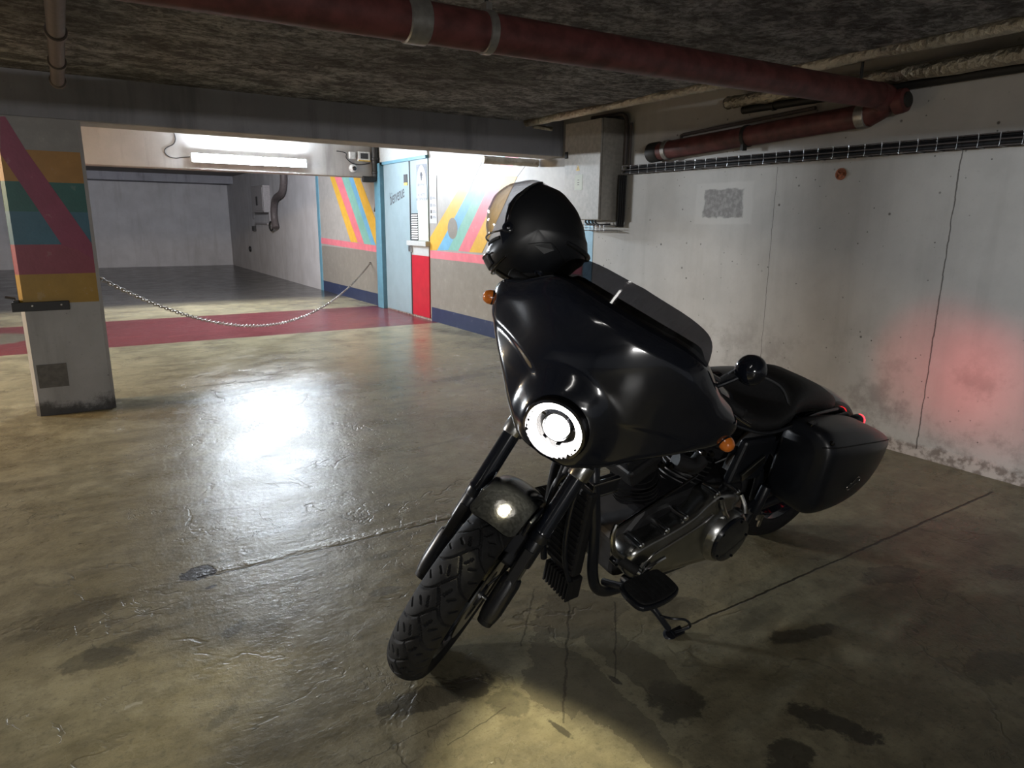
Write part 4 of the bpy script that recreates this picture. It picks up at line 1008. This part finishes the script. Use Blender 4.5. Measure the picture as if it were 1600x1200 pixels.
# ---- frame, engine, tank, seat
fr_ = part(MB().tube([(1.25, 0, .60), (1.08, 0, .90)], .036, 20), 'frame', 'satin_black')
for s in (-1, 1):
    part(MB().tube(catmull([(1.20, s * .035, .70), (1.225, s * .085, .62), (1.205, s * .115, .45), (1.18, s * .125, .28), (1.13, s * .125, .185), (1.03, s * .125, .152), (.8, s * .125, .148), (.5, s * .125, .152), (.36, s * .12, .20), (.32, s * .12, .30)], 6), .019, 14), 'down_tube', 'satin_black', fr_)
    part(MB().tube(catmull([(1.14, s * .03, .80), (.95, s * .06, .74), (.6, s * .09, .62), (.38, s * .12, .50), (.33, s * .12, .33)], 6), .018, 12), 'top_rail', 'satin_black', fr_)
    part(MB().tube([(.36, s * .13, .30), (0, s * .145, .325)], .023, 12).obox((0, s * .145, .325), (.04, 0, 0), (0, .014, 0), (0, 0, .03)), 'swing_arm', 'satin_black', fr_)
part(MB().lathe([(.012, -.17), (.022, -.168), (.022, .168), (.012, .17)], (0, 0, .325), (0, 1, 0), 16), 'rear_axle', 'dark_chrome', fr_)
cool = part(MB().box((1.215, -.030, .27), (1.262, .115, .60)), 'oil_cooler', 'matt_black', None, bevel=.012, smooth=False)
for k in range(13): part(MB().box((1.258, -.023, .292 + k * .023), (1.268, .108, .300 + k * .023)), 'cooler_fin', 'engine_black', cool, smooth=False)
part(MB().tube(catmull([(1.27, -.022, .26), (1.295, -.027, .40), (1.285, -.020, .56), (1.25, .0, .62)], 6), .012, 10), 'oil_line', 'satin_black', cool)
part(MB().tube(catmull([(1.275, .07, .60), (1.285, .07, .50), (1.28, .08, .35), (1.25, .10, .24)], 6), .009, 10), 'oil_line', 'satin_black', cool)
reg = part(MB().box((1.20, -.020, .165), (1.245, .110, .255)), 'regulator', 'matt_black', None, bevel=.006, smooth=False)
for k in range(9): part(MB().box((1.243, -.017 + k * .0152, .168), (1.262, -.011 + k * .0152, .252)), 'regulator_fin', 'matt_black', reg, smooth=False)
hn = part(MB().obox((1.185, .085, .600), (.055, 0, 0), (0, .020, 0), (0, 0, .024)), 'coil_cover', 'satin_black', None, bevel=.006, smooth=False)
for z in (.577, .624): part(MB().obox((1.185, .098, z), (.057, 0, 0), (0, .009, 0), (0, 0, .0045)), 'chrome_strip', 'chrome', hn, bevel=.003, smooth=False)
part(MB().obox((1.241, .085, .600), (.004, 0, 0), (0, .022, 0), (0, 0, .027)), 'end_plate', 'chrome', hn, bevel=.003, smooth=False)
# engine
eng = part(MB().prism([(1.06, -.10, .19), (.55, -.10, .17), (.42, -.10, .25), (.42, -.10, .44), (.62, -.10, .50), (.98, -.10, .47), (1.08, -.10, .36)], (0, .22, 0)), 'engine', 'engine_black', None, bevel=.03, seg=3, smooth=False)
def cylinder(x0, z0, tilt):
    ax = Vector((math.sin(tilt), 0, math.cos(tilt))); o = Vector((x0, .01, z0))
    cyl = part(MB().lathe([(.055, 0), (.055, .17)], o, ax, 24), 'cylinder', 'engine_black', eng)
    sd = Vector((0, 1, 0)); fw_ = sd.cross(ax)
    m = MB()
    for k in range(9):
        h = .012 + k * .018; r_ = .088 if k < 8 else .080
        ring = [o + ax * h + (sd * math.cos(a) + fw_ * math.sin(a)) * r_ * (1 + .06 * math.cos(4 * a)) for a in [2 * math.pi * i / 28 for i in range(28)]]
        m.prism(ring, ax * .005)
    part(m, 'cooling_fins', 'engine_black', eng)
    part(MB().obox(o + ax * .205, ax * .035, sd * .078, fw_ * .075), 'cylinder_head', 'engine_black', eng, bevel=.015, seg=3, smooth=False)
    rc = part(MB().obox(o + ax * .262, ax * .026, sd * .070, fw_ * .072), 'rocker_cover', 'satin_black', eng, bevel=.014, seg=3, smooth=False)
    for a_, b_ in ((1, 1), (1, -1), (-1, 1), (-1, -1)):
        part(MB().lathe([(.007, 0), (.007, .006), (.001, .007)], o + ax * .286 + sd * .055 * a_ + fw_ * .055 * b_, ax, 10), 'head_bolt', 'chrome', eng)
cylinder(.90, .42, R_(24)); cylinder(.72, .42, R_(-22))
part(MB().tube(catmull([(.86, .09, .62), (.80, .12, .60), (.76, .12, .62)], 6), .03, 14), 'intake', 'engine_black', eng)
for x, z in ((.93, .60), (.88, .585), (.72, .60), (.67, .585)):
    part(MB().lathe([(.011, -.012), (.013, 0), (.011, .012), (.001, .013)], (x, .09, z + .02), (.2, 1, .1), 14), 'spark_plug_cap', 'dark_chrome', eng)
# primary drive cover: chromed, long teardrop with a round black clutch cover
def primary():
    out = [(1.055, .250), (1.085, .290), (1.092, .335), (1.075, .372), (1.03, .390), (.95, .402), (.86, .422), (.79, .448), (.745, .480), (.70, .494), (.61, .484), (.545, .460), (.52, .42), (.512, .36), (.498, .30), (.512, .235), (.560, .195), (.63, .185), (.72, .195), (.83, .208), (.95, .222), (1.02, .232)]
    q = catmull([Vector((x, 0, z)) for x, z in out], 3, True); n = len(q)
    c = Vector((.80, 0, .32))
    rings = []
    for y, s in ((.10, .985), (.115, 1.0), (.160, 1.0), (.178, .985), (.190, .955), (.196, .90), (.197, .80), (.203, .74), (.204, .60), (.204, .3)):
        rings.append([Vector((c.x + (p.x - c.x) * s, y, c.z + (p.z - c.z) * (s if s > .95 else s * .98))) for p in q])
    o = part(MB().loft(rings), 'primary_cover', 'brushed', None, angle=50); o['label'] = 'polished primary drive cover'
    # swelling round the clutch cover
    part(MB().lathe([(.124, .14), (.118, .190), (.104, .222), (.096, .230), (.09, .23)], (.608, 0, .306), (0, 1, 0), 48), 'clutch_housing', 'brushed', o)
    d = part(MB().lathe([(.092, .222), (.0935, .236), (.089, .243), (.080, .244), (.001, .246)], (.608, 0, .306), (0, 1, 0), 48), 'clutch_cover', 'gloss_black', o); d['label'] = 'round black clutch cover'
    for k in range(5):
        a = 2 * math.pi * k / 5 + .6
        part(MB().lathe([(.005, .242), (.005, .248), (.001, .249)], (.608 + .081 * math.cos(a), 0, .306 + .081 * math.sin(a)), (0, 1, 0), 10), 'cover_screw', 'dark_chrome', d)
    # raised ribs and bolts
    part(MB().tube(catmull([(1.03, .198, .30), (.99, .203, .345), (.90, .204, .37), (.80, .204, .395), (.72, .204, .43)], 6), .006, 8), 'cover_rib', 'brushed', o)
    part(MB().tube(catmull([(1.02, .198, .262), (1.005, .204, .285), (.97, .205, .302), (.925, .204, .310)], 6), .007, 8), 'cover_rib', 'chrome', o)
    part(MB().tube(catmull([(.69, .198, .485), (.675, .214, .44), (.655, .222, .41)], 6), .009, 8), 'cover_rib', 'chrome', o)
    part(MB().tube(catmull([(.56, .19, .462), (.552, .212, .43), (.548, .222, .40)], 6), .009, 8), 'cover_rib', 'chrome', o)
    for x, z in ((1.045, .40), (.93, .425), (.845, .452), (.70, .512), (.575, .485)):
        part(MB().lathe([(.012, .12), (.012, .188), (.008, .192), (.001, .192)], (x, 0, z - .012), (0, 1, 0), 12), 'cover_bolt', 'chrome', o)
    return o
primary()
# tank
def tank():
    st = [(1.17, .78, .86, .045), (1.10, .745, .905, .10), (1.00, .72, .925, .142), (.88, .71, .925, .158), (.76, .70, .90, .152), (.66, .70, .862, .125), (.58, .70, .815, .075), (.55, .70, .77, .05)]
    rings = []
    for x, z0, z1, wy in st:
        zc = (z0 + z1) / 2; hz = (z1 - z0) / 2; r = []
        for k in range(28):
            a = 2 * math.pi * k / 28; ca, sa = math.cos(a), math.sin(a); e = .72
            r.append(Vector((x, wy * math.copysign(abs(ca) ** e, ca), zc + hz * math.copysign(abs(sa) ** .8, sa) + (.0 if sa > 0 else .0))))
        rings.append(r)
    o = part(MB().loft(rings), 'fuel_tank', 'gloss_black', None, angle=60)
    part(MB().lathe([(.034, 0), (.034, .010), (.028, .014), (.001, .015)], (.93, -.055, .912), (0, 0, 1), 24), 'filler_cap', 'satin_black', o)
    part(MB().tube(catmull([(1.10, 0, .908), (1.0, 0, .93), (.88, 0, .93), (.74, 0, .90), (.62, 0, .845)], 5), .014, 8), 'tank_seam_strip', 'satin_black', o)
tank()
def seat():
    st = [(.625, .735, .80, .07), (.58, .69, .775, .115), (.50, .67, .75, .155), (.42, .67, .75, .172), (.35, .68, .785, .170), (.30, .69, .822, .155), (.22, .69, .828, .148), (.14, .68, .812, .142), (.04, .66, .776, .135), (-.04, .645, .738, .12), (-.075, .64, .705, .09)]
    rings = []
    for x, z0, z1, wy in st:
        zc = (z0 + z1) / 2; hz = (z1 - z0) / 2
        rings.append([Vector((x, wy * math.copysign(abs(math.cos(a)) ** .6, math.cos(a)), zc + hz * math.copysign(abs(math.sin(a)) ** .75, math.sin(a)))) for a in [2 * math.pi * k / 28 for k in range(28)]])
    R2 = []
    for i in range(len(rings) - 1):
        R2.append(rings[i]); R2.append([(a + b) / 2 for a, b in zip(rings[i], rings[i + 1])])
    R2.append(rings[-1])
    o = part(MB().loft(R2), 'seat', 'seat_vinyl', None, angle=70)
    part(MB().tube(catmull([(.345, -.165, .735), (.345, -.10, .815), (.34, 0, .822), (.345, .10, .815), (.345, .165, .735)], 6), .006, 8), 'seat_seam', 'matt_black', o)
    part(MB().tube(catmull([(.60, .10, .715), (.50, .165, .695), (.35, .178, .700), (.15, .150, .700), (-.06, .125, .675)], 6), .007, 8), 'seat_welt', 'satin_black', o)
seat()
hood(0, .325, .408, .112, R_(62), R_(168), .045, False, 'rear_mudguard', 'gloss_black', round_=.05, n=30, m=20, skirt=.10)
for s in (-1, 1):
    part(MB().prism([(.40, s * .128, .60), (.10, s * .135, .66), (-.12, s * .135, .66), (-.20, s * .130, .60), (-.10, s * .128, .56), (.30, s * .125, .52)], (0, s * .012, 0)), 'mudguard_strut', 'satin_black', None, bevel=.004, smooth=False)
# tail lamps: bullets on the struts
for s in (-1, 1):
    c = Vector((-.205, s * .15, .607))
    h = part(MB().lathe([(.008, -.05), (.018, -.042), (.026, -.015), (.027, .012), (.025, .02)], c, (-1, s * .1, 0), 24), 'tail_lamp', 'satin_black')
    part(MB().tube([c + Vector((.02, 0, 0)), c + Vector((.05, -s * .03, -.01))], .010, 10), 'lamp_stalk', 'satin_black', h)
    ts = bpy.data.lights.new('tail_light', 'SPOT'); ts.energy = 20; ts.color = (1.0, .05, .05); ts.spot_size = R_(38); ts.spot_blend = 1.0; ts.shadow_soft_size = .02
    to = bpy.data.objects.new('tail_light', ts); col.objects.link(to); to.parent = h
    to.matrix_local = Matrix.Translation(BF(c + Vector((-.05, 0, 0)))) @ Vector((-1, .02, -.055)).to_track_quat('-Z', 'Y').to_matrix().to_4x4()
    l = part(MB().lathe([(.0255, .016), (.024, .030), (.016, .038), (.001, .041)], c, (-1, s * .1, 0), 24), 'tail_lens', 'tail_red', h); l['label'] = 'lit red tail lamp lens'
# saddlebags: lofted shells narrowing to the front, lid seam, lock and emblem
def bag(s):
    st = [(.345, .16, .290, .450, .690), (.334, .145, .328, .410, .718), (.312, .14, .350, .384, .728), (.27, .14, .358, .372, .728), (.19, .14, .362, .368, .720), (.10, .14, .362, .372, .708), (.02, .14, .358, .385, .692), (-.06, .14, .348, .414, .670), (-.13, .145, .332, .455, .644), (-.185, .155, .314, .495, .618), (-.21, .17, .294, .530, .594)]
    def ringat(x, yi, yo, z0, z1):
        yc, hy = (yi + yo) / 2, (yo - yi) / 2; zc, hz = (z0 + z1) / 2, (z1 - z0) / 2; r = []
        for k in range(36):
            a = 2 * math.pi * k / 36; ca, sa = math.cos(a), math.sin(a)
            y = yc + hy * math.copysign(abs(ca) ** .38, ca); z = zc + hz * math.copysign(abs(sa) ** .42, sa)
            if ca > 0: y -= .045 * max(0, sa) ** 2 * ca ** .4 * (hz / .17) + .02 * max(0, -sa) ** 2 * ca ** .4
            r.append(Vector((x, s * y, z)))
        return r
    rings = [ringat(*q) for q in st]; R2 = []
    for i in range(len(rings) - 1):
        a, b = rings[i], rings[i + 1]; p0 = rings[max(0, i - 1)]; p3 = rings[min(len(rings) - 1, i + 2)]
        for j in range(4):
            t_ = j / 4
            R2.append([0.5*((2*q1) + (q2-q0)*t_ + (2*q0-5*q1+4*q2-q3)*t_*t_ + (3*q1-q0-3*q2+q3)*t_**3) for q0, q1, q2, q3 in zip(p0, a, b, p3)])
    R2.append(rings[-1])
    o = part(MB().loft(R2), 'saddlebag', 'satin_black', None, angle=55)
    # lid seam runs around the outer shell
    def surf(x, k):                                  # ring point
        i = min(range(len(R2)), key=lambda q: abs(R2[q][0].x - x)); return R2[i][k % 36]
    ks = 30
    seam = [r[34 if s else 34] + Vector((0, s * .0015, 0)) for r in R2[2:-1]]
    part(MB().tube([r[3] + Vector((0, s * .0008, .001)) for r in R2[3:-2]], .0026, 6), 'lid_seam', 'matt_black', o)
    lk = surf(.312, 4); part(MB().lathe([(.001, .005), (.008, .004), (.010, 0), (.010, -.006)], lk, (.25, s, .25), 16), 'bag_lock', 'dark_chrome', o)
    part(MB().obox(Vector((.305, s * .225, .726)), (.02, 0, 0), (0, .012, 0), (0, 0, .007)), 'bag_latch', 'dark_chrome', o, bevel=.003, smooth=False)
    # outline badge on the outer face: a slanted rounded loop with a bar across it
    if s > 0:
        c = Vector((.130, 0, .510))
        def onface(x, z):
            i = min(range(len(R2)), key=lambda q: abs(R2[q][0].x - x)); r = [p for p in R2[i] if s * p.y > (s * R2[i][0].y) * .7]
            r.sort(key=lambda p: abs(p.z - z)); a, b = r[0], r[1]
            f = 0 if abs(b.z - a.z) < 1e-6 else (z - a.z) / (b.z - a.z); y = a.y + (b.y - a.y) * max(-1, min(2, f)); return Vector((x, y + s * .007, z))
        def lp(pts, r=.0017): return [onface(c.x + x, c.z + z) for x, z in pts]
        A = [(-.040, .016), (-.022, .024), (-.004, .018), (.010, .006), (.026, .004), (.040, -.008), (.030, -.020), (.012, -.022), (-.004, -.010), (-.024, -.004), (-.040, .004)]
        em = part(MB().tube(catmull(lp(A), 4, True), .0018, 6, closed=True), 'badge', 'brushed', o); em['label'] = 'silver outline badge'
        for B_ in ([(-.028, .014), (.026, -.012)], [(-.020, .016), (.032, -.010)], [(-.036, .006), (.014, -.018)]): part(MB().tube(lp(B_), .0012, 5), 'badge_line', 'brushed', em)
    return o
bag(1); bag(-1)
# footboards, shifter, stand
def board(s):
    yi, yo = .215, .345
    P = [(1.155, yi + .02), (1.165, yi + .07), (1.150, yo - .01), (1.06, yo), (.985, yo - .015), (.965, yo - .05), (.968, yi + .02), (.99, yi), (1.12, yi)]
    z = .290
    q = catmull([Vector((x, s * y, z)) for x, y in P], 4, True)
    o = part(MB().prism(q, (0, 0, -.018)), 'footboard', 'satin_black', None, bevel=.004, smooth=False)
    q2 = [Vector((1.062, s * .28, z + .001)) + (p - Vector((1.062, s * .28, z))) * .90 for p in q]
    r = part(MB().prism(q2, (0, 0, .008)), 'rubber_pad', 'rubber', o, bevel=.003, smooth=False)
    for k in range(6): part(MB().box((1.00 + k * .024, min(s * .235, s * .325), z + .008), (1.010 + k * .024, max(s * .235, s * .325), z + .0115)), 'pad_rib', 'rubber', r, smooth=False)
    for bx in (1.12, 1.00): part(MB().tube([(bx, s * .13, .22), (bx, s * .22, .268)], .012, 10), 'board_bracket', 'satin_black', o)
    return o
board(1); rb = board(-1)
part(MB().tube(catmull([(1.10, -.18, .24), (1.17, -.20, .27), (1.20, -.24, .33), (1.20, -.27, .355)], 6), .010, 10).obox((1.205, -.29, .365), (.030, 0, .012), (0, .045, 0), (-.004, 0, .010)), 'brake_pedal', 'satin_black')
part(MB().obox((1.20, -.225, .325), (.006, 0, 0), (0, .016, 0), (0, 0, .028)), 'pedal_link', 'brushed', rb, bevel=.003, smooth=False)
sh = part(MB().tube(catmull([(1.21, .20, .535), (1.222, .205, .50), (1.205, .21, .44), (1.165, .215, .40)], 6), [.008] * 6 + [.0095] * 6 + [.011] * 7, 10), 'shift_lever', 'brushed')
part(MB().tube([(1.215, .205, .528), (1.015, .205, .592), (.86, .19, .62)], .0055, 8), 'shift_rod', 'dark_chrome', sh)
part(MB().lathe([(.010, -.004), (.0165, 0), (.0165, .066), (.010, .07)], (1.170, .21, .395), Vector((-.62, .62, -.42)), 16), 'shift_peg', 'rubber', sh)
part(MB().lathe([(.012, .070), (.012, .080), (.001, .083)], (1.170, .21, .395), Vector((-.62, .62, -.42)), 14), 'peg_end', 'chrome', sh)
part(MB().lathe([(.014, 0), (.014, .03), (.001, .032)], (1.13, .15, .34), (0, 1, 0), 12), 'shift_pivot', 'chrome', sh)
# side stand reaches the floor on the left
def groundz(x, y):                               # height of the floor in bike metres under (x, y)
    m = bike.matrix_world; k = m.to_3x3(); o = m.translation; n = Vector((k[2][0], k[2][1], k[2][2]))
    return (-(o.z) / BS - n.x * x - n.y * y) / n.z
fx, fy = .965, .335; fz = groundz(fx, fy)
ks = part(MB().tube(catmull([(1.02, .13, .20), (1.02, .21, .20), (1.0, .28, .165), (fx, fy - .01, fz + .022)], 6), [.016] * 6 + [.013] * 6 + [.011] * 7, 12), 'side_stand', 'satin_black')
part(MB().lathe([(.001, .012), (.018, .010), (.024, .004), (.024, .001)], (fx, fy, fz), (0, .24, 1), 18).obox((fx - .03, fy + .006, fz + .010), (.024, 0, 0), (0, .013, -.003), (0, 0, .005)), 'stand_foot', 'satin_black', ks)
part(MB().tube(catmull([(.995, .290, .155), (.985, .335, .175), (.945, .362, .175), (.915, .368, .14), (.930, .356, fz + .03), (.955, .345, fz + .02)], 6), .0045, 8), 'stand_loop', 'satin_black', ks)
# exhaust on the far side, battery side cover, reservoir and small fittings
part(MB().tube(catmull([(.98, -.13, .52), (1.02, -.19, .40), (.95, -.21, .28), (.70, -.21, .22), (.45, -.22, .23)], 6), .024, 14), 'exhaust_pipe', 'dark_chrome')
part(MB().tube([(.45, -.235, .235), (.40, -.24, .24), (-.35, -.26, .30), (-.40, -.26, .305)], [.03, .045, .045, .035], 20), 'silencer', 'satin_black')
part(MB().obox((.47, .13, .56), (.10, 0, .01), (0, .018, 0), (-.02, 0, .09)), 'side_cover', 'satin_black', None, bevel=.02, seg=3, smooth=False)
part(MB().obox((.48, .158, .538), (.058, 0, -.030), (0, .006, 0), (.008, 0, .016)), 'cover_plate', 'brushed', None, bevel=.003, smooth=False)
rs_ = part(MB().lathe([(.019, -.06), (.021, -.055), (.021, .055), (.019, .06)], (.365, .165, .37), (-.22, .0, 1), 18), 'reservoir', 'satin_black')
part(MB().obox((.345, .178, .288), (.020, 0, .006), (0, .004, 0), (0, 0, .014)).obox((.335, .178, .268), (.008, 0, 0), (0, .004, 0), (0, 0, .026)), 'reservoir_bracket', 'brushed', rs_, smooth=False)
part(MB().prism([(.42, .15, .36), (.10, .155, .42), (-.14, .155, .40), (-.14, .155, .385), (.10, .155, .40), (.42, .15, .33)], (0, .008, 0)), 'belt_guard', 'satin_black', None, smooth=False)
part(MB().lathe([(.05, .118), (.105, .12), (.108, .142), (.05, .144)], (0, 0, .325), (0, 1, 0), 40), 'belt_pulley', 'satin_black')

# ------------------------------------------------------------------ helmet on the right-hand mirror
def helmet():
    HC = on((838, 372), 1, 1.905); up = (Vector((.116, .201, .973)) + Vector((.842, -.539, .011)) * HELMET_TILT).normalized()
    fw = Vector((-.842, .539, 0)); fw = (fw + Vector((-.539, -.842, 0)) * HELMET_YAW); fw = (fw - up * fw.dot(up)).normalized(); lf = up.cross(fw)
    o = tag(empty('helmet'), 'black full-face helmet with clear visor raised, perched on the motorcycle fairing', 'helmet')
    o.matrix_world = Matrix(((fw.x, lf.x, up.x, HC.x), (fw.y, lf.y, up.y, HC.y), (fw.z, lf.z, up.z, HC.z), (0, 0, 0, 1)))
    K = HELMET_S
    # silhouette in the side plane: (angle from forward, radius)
    ctrl = [(-180, .162), (-170, .172), (-160, .180), (-150, .178), (-140, .168), (-124, .163), (-90, .158), (-61, .166), (-45, .178), (-32, .186), (-24, .186), (-16, .172), (-8, .154), (5, .154), (16, .162), (33, .176), (45, .184), (60, .184), (75, .178), (91, .176), (114, .170), (140, .160), (160, .158), (180, .162)]
    def prof(a):
        a = (a + 180) % 360 - 180
        for i in range(len(ctrl) - 1):
            if ctrl[i][0] <= a <= ctrl[i+1][0]:
                t_ = (a - ctrl[i][0]) / (ctrl[i+1][0] - ctrl[i][0]); t_ = t_ * t_ * (3 - 2 * t_); return ctrl[i][1] + (ctrl[i+1][1] - ctrl[i][1]) * t_
        return .15
    def S(a, b, off=0):                              # a: angle in the side plane (deg), b: towards the left -90..90
        cb, sb = math.cos(R_(b)), math.sin(R_(b)); r = .164 + (prof(a) - .164) * abs(cb) ** .7
        wy = .128 - .018 * sstep(-20, -70, a) * sstep(-178, -130, a) * min(1, 1.6 * cb)
        e = abs(cb) ** .82
        x = (r + off) * e * math.cos(R_(a)); z = (r + off) * e * math.sin(R_(a)); y = (wy + off) * math.copysign(abs(sb) ** .95, sb)
        return Vector((x, y, z)) * K
    NA, NB = 96, 40; V = []; F = []
    plim = [(-9, 0), (-6, 46), (0, 53), (30, 53), (50, 49), (67, 44), (80, 35), (90, 24), (97, 10), (100, 0)]
    def blim(a):
        if not -9 < a < 100: return 0
        for (a0_, b0_), (a1_, b1_) in zip(plim, plim[1:]):
            if a0_ <= a <= a1_: return b0_ + (b1_ - b0_) * (a - a0_) / (a1_ - a0_)
        return 0
    inport = lambda a, b: abs(b) < blim(a)
    hole = lambda a, b: False
    for i in range(NA):
        for j in range(NB + 1): V.append(S(-180 + 360 * i / NA, -88 + 176 * j / NB))
    cutz = -.132 * K
    for i in range(NA):
        for j in range(NB):
            a = -180 + 360 * (i + .5) / NA; b = -88 + 176 * (j + .5) / NB
            if inport(a, b): continue
            c = S(a, b)
            if c.z < cutz and abs(c.x) < .10 * K: continue
            F.append((i*(NB+1)+j, ((i+1) % NA)*(NB+1)+j, ((i+1) % NA)*(NB+1)+j+1, i*(NB+1)+j+1))
    for s_, j in ((-1, 0), (1, NB)):
        V.append(sum((V[i*(NB+1)+j] for i in range(NA)), Vector()) / NA)
        for i in range(NA): F.append((i*(NB+1)+j, ((i+1) % NA)*(NB+1)+j, len(V) - 1))
    sh_ = MB().add(V, F).build('shell', M['helmet_black'], o, angle=60)
    so = sh_.modifiers.new('solid', 'SOLIDIFY'); so.thickness = .010; so.offset = -1
    # padded lining
    V = []; F = []
    for i in range(48):
        for j in range(21):
            p = S(-180 + 7.5 * i, -86 + 172 * j / 20) * .88; V.append(p)
    for i in range(48):
        for j in range(20):
            a = -180 + 7.5 * (i + .5); b = -86 + 172 * (j + .5) / 20
            if inport(a, b) or (V[i*21+j].z < cutz * .85): continue
            F.append((i*21+j, ((i+1) % 48)*21+j, ((i+1) % 48)*21+j+1, i*21+j+1))
    MB().add(V, F).build('lining', M['matt_black'], o)
    # clear visor over the eye port
    def sheet(a0, a1, bw, off, name, mat, na=18, nb=24, th=.0025, shrink=0):
        V = []; F = []
        for i in range(na + 1):
            a = a0 + (a1 - a0) * i / na
            for j in range(nb + 1):
                e = (bw if not callable(bw) else bw(a)) * (1 - shrink * abs(2 * i / na - 1) ** 3)
                V.append(S(a, -e + 2 * e * j / nb, off if not callable(off) else off(a)))
        for i in range(na):
            for j in range(nb): q = i*(nb+1)+j; F.append((q, q+1, q+nb+2, q+nb+1))
        q = MB().add(V, F).build(name, M[mat], o, angle=60); m_ = q.modifiers.new('solid', 'SOLIDIFY'); m_.thickness = th; return q
    v = sheet(0, 103, lambda a: min(66, (blim(min(a, 96)) + 9) if a < 96 else 17), lambda a: .012 - .010 * sstep(85, 103, a), 'visor', 'visor', na=30); v['label'] = 'clear visor over the eye port'
    def edge(pts, r, name, mat, parent=o, closed=False): return MB().tube(pts, r, 8, closed=closed).build(name, M[mat], parent)
    edge([S(0, -60 + 120 * k / 20, .013) for k in range(21)], .003, 'visor_edge', 'gloss_black', v)
    for s_ in (-1, 1): edge([S(a, s_ * (blim(a) + 2.5), .003) for a in range(-4, 98, 4)], .0045, 'port_seal', 'gloss_black', v)
    # visor frame: side arm down to the pivot on each side
    for s_ in (-1, 1):
        pl = [S(2, s_ * 48, .012), S(2, s_ * 66, .010), S(-14, s_ * 62, .010), S(-22, s_ * 54, .010)]
        MB().prism(pl, Vector((0, s_ * .004, 0))).build('pivot_plate', M['gloss_black'], v, smooth=False, bevel=.002)
        c = S(4, s_ * 60, .008); ax = Vector((.25, s_, .15))
        MB().lathe([(.018, 0), (.018, .006), (.014, .009), (.001, .010)], c, ax, 26).build('visor_pivot', M['gloss_black'], o)
        MB().lathe([(.007, .008), (.006, .012), (.001, .013)], c, ax, 14).build('pivot_screw', M['dark_chrome'], o)
        # side vent: a recessed long triangle
        q = [S(-20, s_ * 76, .004), S(-40, s_ * 72, .005), S(-120, s_ * 74, .004), S(-150, s_ * 78, .004)]
        tri = [Vector((x, 0, z)) * K for x, z in ((.012, -.048), (-.040, -.042), (-.052, -.062), (-.020, -.074))]
        def sideproj(p):
            best = None
            for aa in range(-180, 181, 4):
                for bb in range(30, 90, 3):
                    w_ = S(aa, s_ * bb); d_ = (w_.x - p.x) ** 2 + (w_.z - p.z) ** 2
                    if best is None or d_ < best[0]: best = (d_, w_.y)
            return Vector((p.x, best[1] + s_ * .0015, p.z))
        T_ = [sideproj(p) for p in tri]
        MB().prism([p - Vector((0, s_ * .004, 0)) for p in T_], (0, s_ * .006, 0)).build('side_vent', M['helmet_vent'], o, smooth=False)
        e1 = [sideproj(Vector((x, 0, z)) * K) for x, z in ((.03, -.044), (-.01, -.040), (-.045, -.040), (-.056, -.054))]
        edge(e1, .0014, 'vent_lip', 'helmet_black')
        e2 = [sideproj(Vector((x, 0, z)) * K) for x, z in ((-.056, -.05), (-.085, -.085), (-.105, -.115))]
        edge(e2, .0012, 'shell_crease', 'matt_black')
    # chin vent, chin curtain and bottom rim
    sheet(-34, -22, 26, .005, 'chin_vent', 'satin_black', 8, 16, .006)
    edge([S(-21, -30 + 60 * k / 14, .008) for k in range(15)], .003, 'chin_vent_lip', 'gloss_black')
    edge([S(-38, -50 + 100 * k / 14, .006) for k in range(15)], .004, 'chin_trim', 'dark_chrome')
    port = [S(-8, -44 + 88 * k / 16, .002) for k in range(17)]; edge(port, .006, 'eye_port_seal', 'rubber')
    edge([S(-158, -60 + 120 * k / 16, .006) for k in range(17)], .007, 'rear_spoiler', 'helmet_black')
    rim_ = [Vector(((.100 * K * math.cos(t_)), .085 * K * math.sin(t_), cutz - .004)) for t_ in [2 * math.pi * k / 40 for k in range(40)]]
    edge(rim_, .007, 'bottom_rim', 'rubber', o, True)
    return o
M['helmet_black'] = plain('helmet_black', (.010, .011, .014), .38, 0, .5, var=.06)
M['helmet_vent'] = plain('helmet_vent', (.045, .047, .050), .45, 0, .5, var=.1)
helmet()
